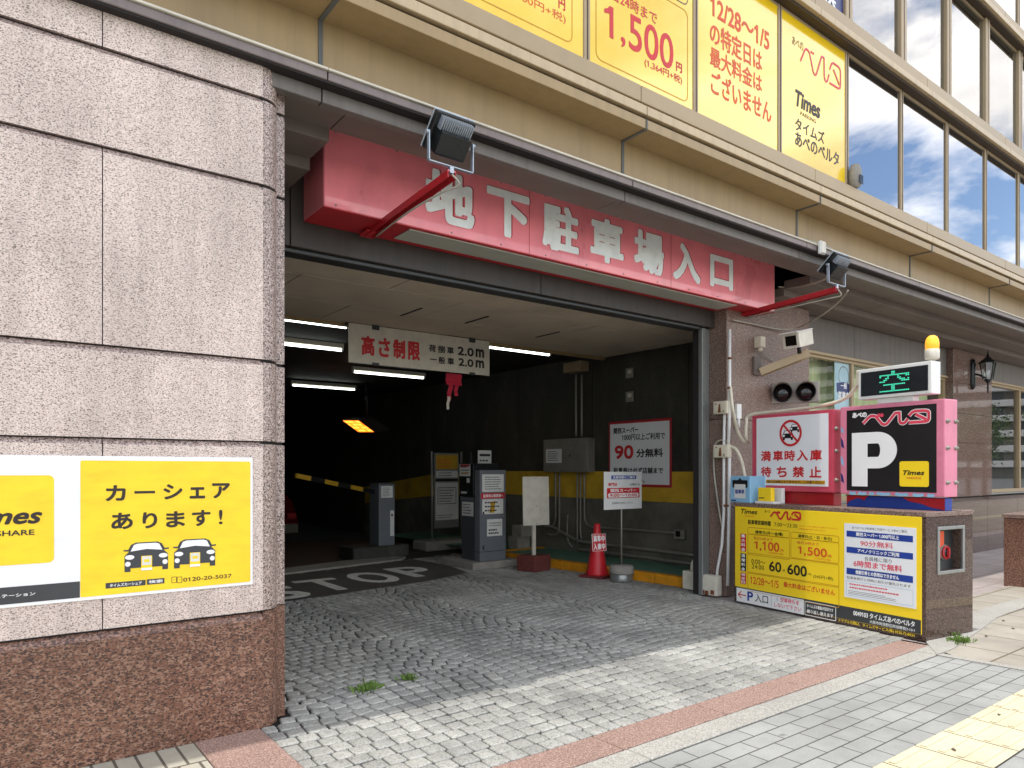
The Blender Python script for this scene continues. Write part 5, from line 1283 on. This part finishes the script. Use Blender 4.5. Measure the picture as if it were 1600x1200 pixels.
fx = face_x(6.138); b = MB(); notice(b, fx, -9.40, 1.40, -9.10, 1.585, 'paper', 3, 'black', 8); b.frect(fx, -9.38, 1.55, -9.12, 1.58, .006, 'sign_dkred'); b.frect(fx, -9.36, 1.44, -9.14, 1.46, .006, 'boom_yellow'); b.frect(fx, -9.20, 1.30, -9.12, 1.37, .003, 'paper'); b.frect(fx, -9.36, 1.13, -9.2, 1.16, .003, 'paper'); b.build('notice', rd)
fx = face_x(6.168); b = MB(); notice(b, fx, -9.38, .78, -9.06, 1.0, 'paper', 4, 'char', 9); b.frect(fx, -9.38, 1.02, -9.05, 1.07, .003, 'machine'); b.build('notice', tm)
fy = face_y(8.878); b = MB(); notice(b, fy, 6.20, 1.16, 6.61, 1.43, 'paper', 6, 'char', 10); b.frect(fy, 6.18, 1.06, 6.63, 1.14, .003, 'redink'); b.text('駐車券は精算機へ', fy, 6.22, 1.075, 6.60, 1.125, .005, 'white_ink', .02)
b.build('notice', tm); b = MB(); notice(b, fy, 6.20, .82, 6.60, 1.05, 'paper', 3, 'black', 12); b.fpoly(fy, [(6.33, .84), (6.43, .84), (6.44, .96), (6.46, 1.02), (6.34, 1.0), (6.36, .96)], .0038, 'boom_yellow'); b.build('notice', tm)
b = MB(); fy2 = Frame((0, 8.878, 0), (1, 0, 0.03)); b.frect(fy, 6.29, .48, 6.58, .74, .003, 'paper'); lines_of_print(b, fy, 6.32, .50, 6.56, .60, 2, .005, 'black', .5, 14); lines_of_print(b, fy, 6.32, .62, 6.56, .70, 2, .005, 'steel', .4, 15); b.build('notice', tm)
nb = thing('notice_board', 'small grey notice board on a post just behind the ticket machine', 'notice board', (6.7, 9.9, 0))
b = MB(); b.tube([(6.72, 9.95, 0), (6.72, 9.95, 1.8)], .02, 'steel_dk', 8); b.build('post', nb)
f = face_y(9.92); a = f.uv(747, 750); c = f.uv(768, 704); b = MB(); b.fbox(f, a[0], c[0], a[1], c[1], -.015, 0, 'paper', .003); o = b.build('board', nb); b = MB(); b.frect(f, a[0] + .03, c[1] - .10, c[0] - .03, c[1] - .06, .002, 'black'); lines_of_print(b, f, a[0] + .03, a[1] + .02, c[0] - .03, c[1] - .14, 5, .002, 'char', .4, 5); b.build('print', o)
# framed information board
ib = thing('information_board', 'tall framed information board with an orange top panel between two posts', 'notice board', (7.3, 11.6, 0))
f = face_y(11.6); b = MB(); b.box(6.7, 7.9, 11.4, 11.9, -.02, .16, 'concrete', .02)
b.build('base', ib); b = MB()
for px in (675, 721): u = f.uv(px, 800)[0]; b.tube([(u, 11.6, .16), (u, 11.6, 1.5 + 29 / F * 13.4)], .022, 'steel', 8); b.box(u - .05, u + .05, 11.55, 11.65, .16, .18, 'steel')
b.build('post', ib)
a = f.uv(679, 826); c = f.uv(717, 708); b = MB(); b.fbox(f, a[0], c[0], a[1], c[1], -.03, 0, 'steel', .006); b.build('frame', ib)
vv = lambda py: f.uv(698, py)[1]; b = MB()
b.frect(f, a[0] + .03, vv(733), c[0] - .03, vv(711), .003, 'boom_yellow'); lines_of_print(b, f, a[0] + .07, vv(731), c[0] - .08, vv(716), 3, .005, 'orange', .3, 3); notice(b, f, a[0] + .03, vv(746), c[0] - .03, vv(736), 'paper', 2, 'char', 4); b.frect(f, a[0] + .02, vv(752), c[0] - .02, vv(748), .003, 'black')
b.frect(f, a[0] + .02, vv(812), c[0] - .02, vv(754), .003, 'paper'); b.rline(f, a[0] + .07, vv(787), c[0] - .07, vv(762), .004, .012, .005, 'char'); lines_of_print(b, f, a[0] + .1, vv(785), c[0] - .1, vv(764), 5, .005, 'char', .35, 6); lines_of_print(b, f, a[0] + .05, vv(810), c[0] - .05, vv(803), 2, .005, 'char', .3, 7); b.build('print', ib)
# barrier gate
bgx = thing('barrier_gate', 'dark grey barrier gate with a yellow and black boom, deep in the garage', 'barrier gate', (5.7, 11.2, 0))
b = MB(); b.box(5.05, 6.1, 10.95, 11.55, -.02, .20, 'gwall', .02); b.build('base', bgx)
b = MB(); b.box(5.54, 5.84, 11.0, 11.36, .20, 1.25, 'machine', .014, 2); b.box(5.53, 5.85, 10.99, 11.37, 1.25, 1.27, 'machine_dk', .004); cb_ = b.build('cabinet', bgx)
f = face_y(10.998); b = MB(); notice(b, f, 5.58, 1.02, 5.80, 1.22, 'paper', 6, 'char', 21); b.frect(f, 5.75, .36, 5.825, .80, .003, 'paper'); b.frect(f, 5.77, .7, 5.80, .74, .005, 'black'); b.build('notice', cb_)
e0 = Vector((5.52, 11.15, 1.12)); e1 = ony(462, 743, 10.5); b = MB(); n = 12
for k in range(n):
    p0, p1 = e0.lerp(e1, k / n), e0.lerp(e1, (k + 1) / n); d = (p1 - p0).normalized(); s_ = d.cross(ZV).normalized()
    b.obox((p0 + p1) / 2, (d, s_, s_.cross(d)), ((p1 - p0).length / 2, .02, .035), ['lamp_black', 'boom_yellow'][(k // 2) % 2 if k > 1 else 0], .0)
b.build('boom', bgx)
# traffic cone
co = onz(933, 901); tc2 = thing('traffic_cone', 'red traffic cone wearing a red and white notice, by the yellow kerb', 'traffic cone', co)
b = MB(); b.obox(co + ZV * .016, (Vector((.95, .3, 0)), Vector((-.3, .95, 0)), ZV), (.19, .19, .018), 'cone_base', .008); b.build('base', tc2)
b = MB(); b.lathe([(.165, .03), (.155, .06), (.14, .10), (.055, .62), (.045, .70), (.042, .735), (.03, .745), (0, .746)], co, 'cone', 28); b.build('body', tc2)
un = Vector((.93, -.36, 0)).normalized(); f = Frame(co + Vector((-.045, -.125, 0)), un, Vector((.02, .10, 1))); b = MB(); b.fbox(f, -.105, .105, .37, .61, -.004, 0, 'white', .001); b.frect(f, -.098, .376, .098, .604, .0015, 'redink')
for ch, x, v0 in [('満', -.06, .50), ('車', 0, .50), ('入', -.06, .39), ('庫', 0, .39), ('中', .06, .50), ('中', .06, .39)]: b.text(ch, f, x - .027, v0, x + .027, v0 + .09, .003, 'white_ink', .05)
b.build('notice', tc2)
# notice on a weighted stand
st_ = onz(971, 908); sd_ = thing('stand_sign', 'white notice with blue and red bars on a pole in a round concrete weight', 'sign', st_)
b = MB(); b.lathe([(.15, 0), (.155, .02), (.155, .10), (.15, .105)], st_, 'steel', 28); b.lathe([(.165, .108), (.168, .12), (.165, .19), (.15, .215), (.02, .222)], st_, 'concrete', 28); b.build('weight', sd_)
b = MB(); b.tube([st_ + ZV * .22, st_ + ZV * 1.20], .013, 'galv', 8); b.build('pole', sd_)
f = face_y(st_.y - .02); a = f.uv(944, 797); c = f.uv(1003, 737); b = MB(); b.obox(f.p((a[0] + c[0]) / 2, (a[1] + c[1]) / 2, -.006), (f.u, f.v, f.n), ((c[0] - a[0]) / 2, (c[1] - a[1]) / 2, .006), 'white', .004); b.build('panel', sd_)
b = MB(); W = .002; Uw = lambda t: a[0] + (c[0] - a[0]) * t; Vz = lambda t: c[1] - (c[1] - a[1]) * t
def st2(s, x0, x1, t0, t1, m, bold=.0, w_=W): b.text(s, f, Uw(x0), Vz(t1), Uw(x1), Vz(t0), w_, m, bold)
b.frect(f, Uw(.18), Vz(.20), Uw(.84), Vz(.10), W, 'blue'); st2('営業時間のご案内', .22, .80, .115, .185, 'white_ink', .02, W + .001)
st2('専門店', .10, .33, .29, .38, 'redink', .03); st2('10時から', .66, .94, .31, .38, 'ink', .01)
b.rrect(f, Uw(.07), Vz(.70), Uw(.93), Vz(.43), .012, W, 'redink'); st2('関西スーパー', .16, .84, .455, .545, 'white_ink', .03, W + .001); b.rrect(f, Uw(.10), Vz(.68), Uw(.90), Vz(.57), .02, W + .001, 'white_ink'); st2('9:00〜10:00', .14, .86, .585, .665, 'redink', .03, W + .002)
st2('駐車券をお持ちください', .20, .76, .80, .86, 'ink'); b.build('lettering', sd_)
# blank white board on a post in a red brown block
wb = onz(842, 892); bl_ = thing('blank_board', 'blank white board on a white post set in a red brown block', 'sign', wb)
b = MB(); b.obox(wb + ZV * .11 + Vector((0, .12, 0)), (Vector((.97, .24, 0)), Vector((-.24, .97, 0)), ZV), (.20, .17, .115), 'brickred', .008); b.build('block', bl_)
b = MB(); pc_ = wb + Vector((0, .12, 0)); b.obox(pc_ + ZV * .52, (XV, YV, ZV), (.028, .02, .30), 'offwhite', .004); b.build('post', bl_)
b = MB(); bu = Vector((.985, -.17, 0)).normalized(); fbw = Frame(pc_ + Vector((0, -.03, 0)), bu, Vector((-.02, 0, 1)))
a = fbw.uv(819, 822); c = fbw.uv(860, 744); b.fbox(fbw, a[0], c[0], a[1], c[1], -.015, .0, 'offwhite', .005); 
for q in ((.5, .96), (.5, .40), (.5, .04)): b.disc(fbw, a[0] + (c[0] - a[0]) * q[0], a[1] + (c[1] - a[1]) * q[1], .008, .0015, 'steel_dk', 10)
b.build('panel', bl_)
for k, (px, py, s) in enumerate([(817, 833, .0), (811, 848, .0)]):
    p = onx(px, py, 7.75); o = one(lambda b: b.box(p.x - .14, p.x + .14, p.y - .14, p.y + .14, .101 if k else .33, .329 if k else .53, 'concrete', .02, 2), 'concrete_block'); tag(o, ['upper grey concrete block stacked behind the blank board', 'lower grey concrete block on the green floor behind the blank board'][k], 'block', 'concrete blocks stacked behind the blank board')
# wall sign: 90 minutes free
f = face_x(GX - .02); ns = thing('free_parking_sign', 'red framed white sign offering 90 minutes free on the dark garage wall', 'sign', (GX - .02, 7.6, 1.2))
a = f.uv(951, 757); c = f.uv(1049, 660); zt_ = (c[1] + f.uv(1049, 657)[1]) / 2; v0_, v1_ = 1.235, 2.27
b = MB(); b.fbox(f, a[0], c[0], v0_, v1_, -.018, 0, 'sign_dkred', .004); b.build('frame', ns)
b = MB(); b.fbox(f, a[0] + .035, c[0] - .035, v0_ + .04, v1_ - .04, .0, .003, 'sheet', .001); b.build('panel', ns)
b = MB(); W = .005; wd = c[0] - a[0]
def n9(s, x0, x1, t0, t1, m, bold=.0): b.text(s, f, a[0] + wd * x0, v1_ - (v1_ - v0_) * t1, a[0] + wd * x1, v1_ - (v1_ - v0_) * t0, W, m, bold)
n9('関西スーパー', .09, .50, .10, .19, 'black', .03); n9('1000円以上ご利用で', .23, .91, .20, .30, 'black', .02); n9('90', .11, .42, .37, .58, 'redink', .03); n9('分無料', .47, .88, .43, .56, 'black', .03); n9('駐車券は必ず店舗まで', .09, .88, .71, .80, 'black', .03); n9('お持ち下さい。', .09, .60, .86, .94, 'black', .02); b.build('lettering', ns)
# distribution box, conduits
dbx = thing('distribution_box', 'grey electrical box with a paper notice on the dark garage wall', 'electrical box', (GX - .1, 9.4, 1.45))
f = face_x(GX - .16); a = f.uv(849, 738); c = f.uv(919, 683); b = MB(); b.fbox(f, a[0], c[0], 1.46, 2.03, -.155, 0, 'machine' if False else 'galv', .01, 2); b.build('case', dbx)
b = MB(); b.fbox(f, a[0] + .03, c[0] - .03, 1.49, 2.0, .0, .006, 'galv', .004); dd = b.build('door', dbx); b = MB(); notice(b, f, a[0] + .08, 1.62, a[0] + .5, 1.86, 'paper', 5, 'char', 31, .008); b.build('notice', dd); b = MB(); b.lathe([(.02, 0), (.02, .012), (0, .013)], f.p(a[0] + (c[0] - a[0]) * .62, 1.74, .006), 'steel_dk', 10, f.n); b.build('handle', dd)
def conduit(pts, r, label, X=GX - .05):
    pts = [onx(*q, X) for q in pts]; tag(one(lambda b: b.tube(smooth_path(pts, 4), r, 'galv', 8), 'conduit'), label, 'conduit', 'grey conduits on the dark garage wall')
conduit([(900, 585), (900, 640), (900, 682)], .018, 'left vertical conduit between the brown ceiling box and the electrical box')
conduit([(909, 585), (909, 640), (909, 682)], .018, 'right vertical conduit between the brown ceiling box and the electrical box')
conduit([(868, 739), (868, 790), (867, 815), (862, 823)], .018, 'short conduit dropping from the left of the electrical box')
conduit([(874, 739), (874, 800), (873, 828), (866, 836), (856, 835)], .018, 'conduit under the electrical box bending back behind the blank board')
conduit([(902, 739), (902, 800), (902, 852)], .016, 'first of three conduits side by side under the electrical box')
conduit([(907, 739), (907, 790), (907, 830), (909, 842)], .016, 'middle of three conduits side by side under the electrical box')
conduit([(913, 739), (913, 790), (914, 812), (920, 821), (932, 824), (990, 828), (1057, 833)], .018, 'conduit from the electrical box that turns along the wall to the small grey outlet')
conduit([(852, 822), (864, 824), (882, 834), (905, 845), (930, 849), (1000, 857), (1088, 868)], .028, 'thick conduit sweeping down from the blank board and along the foot of the wall')
conduit([(905, 858), (930, 861), (1000, 870), (1088, 882)], .022, 'lowest conduit along the foot of the garage wall', GX - .08)
conduit([(887, 805), (886, 830), (888, 846), (894, 855)], .016, 'curved short conduit left of the three side by side')
ob = thing('outlet_box', 'small grey outlet box at the end of the wall conduit', 'outlet', onx(1063, 838, GX)); c = onx(1063, 835, GX - .04); b = MB(); b.box(c.x - .04, c.x + .039, c.y - .09, c.y + .09, c.z - .07, c.z + .07, 'galv', .01); b.build('case', ob); b = MB(); b.box(c.x - .046, c.x - .0402, c.y - .03, c.y + .05, c.z - .03, c.z + .05, 'glass_dark', .003); b.build('socket', ob)
rb = thing('pull_box', 'brown pull box under the garage ceiling above the two vertical conduits', 'box', onx(900, 583, GX)); c = onx(900, 571, GX - .1); b = MB(); b.box(c.x - .1, c.x + .099, c.y - .22, c.y + .22, c.z - .12, 3.32, 'bronze', .01); b.build('case', rb); b = MB(); b.box(c.x - .106, c.x - .1002, c.y - .20, c.y + .20, c.z - .10, 3.30, 'bronze', .004); b.build('lid', rb)
for k, (py, lab) in enumerate([(583, 'upper of two small grey plates high on the dark garage wall'), (620, 'lower of two small grey plates high on the dark garage wall')]):
    c = onx(985, py, GX); t = thing('wall_plate', lab, 'plate', c, 'small plates on the garage wall'); b = MB(); b.box(GX - .03, GX - .001, c.y - .08, c.y + .08, c.z - .08, c.z + .08, 'galv', .006); b.build('plate', t); b = MB(); b.box(GX - .036, GX - .0302, c.y - .05, c.y + .03, c.z - .01, c.z + .05, 'offwhite', .003); b.build('cover', t)
# a parked car deep in the dark
pcx = thing('parked_car', 'dark red car parked in the darkness behind the barrier', 'car', (5.9, 19.5, -.5))
b = MB(); zc = -.52
P = [(18.2, .12), (18.1, .38), (18.14, .62), (18.35, .80), (18.7, 1.22), (19.3, 1.36), (20.4, 1.34), (21.1, .86), (22.0, .74), (22.1, .40), (22.05, .12)]
b.prism([(5.15, y, zc + .1 + z) for y, z in P], (1.68, 0, 0), 'carred', False)
bmesh.ops.bevel(b.bm, geom=[e for e in b.bm.edges], offset=.07, segments=2, affect='EDGES'); bd_ = b.build('body', pcx, True)
b = MB(); b.box(5.2, 6.78, 18.02, 18.2, zc + .38, zc + .62, 'chrome', .04, 2); b.build('bumper', pcx)
b = MB(); b.poly([(5.4, 18.42, zc + .98), (6.58, 18.42, zc + .98), (6.45, 18.68, zc + 1.28), (5.53, 18.68, zc + 1.28)], 'glass_dark'); b.build('rear_window', pcx)
for x in (5.25, 6.5): b = MB(); b.box(x, x + .24, 18.06, 18.14, zc + .74, zc + .90, 'redink', .02); b.build('tail_light', pcx)
for x in (5.16, 6.62):
    for y in (18.9, 21.3): b = MB(); b.lathe([(.1, 0), (.29, .0), (.31, .03), (.31, .17), (.29, .2), (.1, .2)], (x, y, zc + .32), 'lamp_black', 20, (1, 0, 0)); b.build('wheel', pcx)
# weeds in the paving
def weeds(name, spots, seed):
    rnd = random.Random(seed); b = MB()
    for cx, cy, n, s in spots:
        for k in range(n):
            a = rnd.uniform(0, 6.28); r = abs(rnd.gauss(0, s)); x, y = cx + r * math.cos(a), cy + r * math.sin(a) * .7; h = rnd.uniform(.012, .05); d = Vector((math.cos(a + rnd.uniform(-1, 1)), math.sin(a + rnd.uniform(-1, 1)), 0)) * rnd.uniform(.015, .05); q = Vector((-d.y, d.x, 0)).normalized() * rnd.uniform(.003, .007); p = Vector((x, y, -.004))
            b.poly([p - q * .6, p + q * .6, p + d * .6 + q + ZV * h, p + d + ZV * h * .8, p + d * .6 - q + ZV * h], 'weed')
    o = b.build(name); o['kind'] = 'stuff'; return o
w1, w2, w3 = onz(572, 1078), onz(638, 1062), onz(1500, 1003)
weeds('weeds', [(w1.x, w1.y, 95, .055), (w2.x, w2.y, 50, .03)], 5); weeds('weeds', [(w3.x, w3.y, 110, .06), (w3.x + .18, w3.y + .12, 30, .04)], 6)
rnd = random.Random(2)
for k, (px, py) in enumerate([(1568, 970), (1583, 982), (1541, 994), (1556, 1150), (1562, 1118), (1490, 1172)]):
    p = onz(px, py); o = one(lambda b: b.fpoly(Frame((p.x, p.y, .003), (.8, .5, 0), (-.5, .8, 0)), [(-.03, 0), (-.01, .012), (.02, .008), (.035, 0), (.01, -.012), (-.015, -.01)], .0, 'bark'), 'fallen_leaf'); tag(o, 'small brown dead leaf lying on the pavement near the plinth', 'leaf', 'dead leaves on the pavement')
# ================================================================== ACROSS THE STREET (seen in the reflections)
ab = thing('apartment_block', 'far white banded apartment block mirrored in the polished pilaster', 'building', (158, -46, 0))
dv = Vector((.94, -.34, 0)); sv = Vector((.34, .94, 0)); cen = Vector((158, -46, 0))
b = MB(); b.obox(cen + ZV * 13.5 + dv * 8, (sv, dv, ZV), (36, 7, 13.5), 'far_grey'); b.build('wall', ab)
for k in range(9):
    b = MB(); b.obox(cen + ZV * (2.6 + 2.95 * k), (sv, dv, ZV), (36, 1.2, .62), 'far_white', .05); b.build('balcony', ab)
for k in range(9):
    b = MB()
    for j in range(12): b.obox(cen + dv * .9 + ZV * (4.1 + 2.95 * k) + sv * (-33 + 6 * j), (sv, dv, ZV), (2.2, .06, .85), 'far_glass')
    o = b.build('glazing', ab)
def tree(x, y, h, seed, label):
    rnd = random.Random(seed); t = thing('street_tree', label, 'tree', (x, y, -.15), 'trees on the far side of the street'); b = MB()
    b.tube([(x, y, -.15), (x + .05, y, h * .3), (x + .1, y + .05, h * .62)], [.16, .12, .06], 'bark', 8)
    for k in range(6):
        a = k * 1.05; b.tube([(x + .06, y, h * (.3 + .05 * k)), (x + math.cos(a) * h * .16, y + math.sin(a) * h * .16, h * (.45 + .06 * k)), (x + math.cos(a) * h * .24, y + math.sin(a) * h * .24, h * (.55 + .06 * k))], [.06, .04, .015], 'bark', 6)
    b.build('trunk', t); b = MB()
    cl = [(x + rnd.gauss(0, h * .14), y + rnd.gauss(0, h * .14), h * rnd.uniform(.42, .95)) for _ in range(34)]
    for k in range(2600):
        c = cl[rnd.randrange(len(cl))]; p = Vector((c[0] + rnd.gauss(0, h * .055), c[1] + rnd.gauss(0, h * .055), c[2] + rnd.gauss(0, h * .045))); u = Vector((rnd.uniform(-1, 1), rnd.uniform(-1, 1), rnd.uniform(-.6, .6))).normalized() * .10; v = u.cross(Vector((rnd.uniform(-1, 1), rnd.uniform(-1, 1), 1))).normalized() * .05
        b.poly([p - u, p - v, p + u, p + v], 'leaf')
    b.build('crown', t)
tree(46, -5.5, 5.2, 1, 'nearer street tree mirrored low in the far shop window'); tree(52, -8.5, 5.6, 2, 'street tree standing farther from the shop window mirror'); tree(27, -9, 6.5, 3, 'street tree mirrored in the curtained shop window')
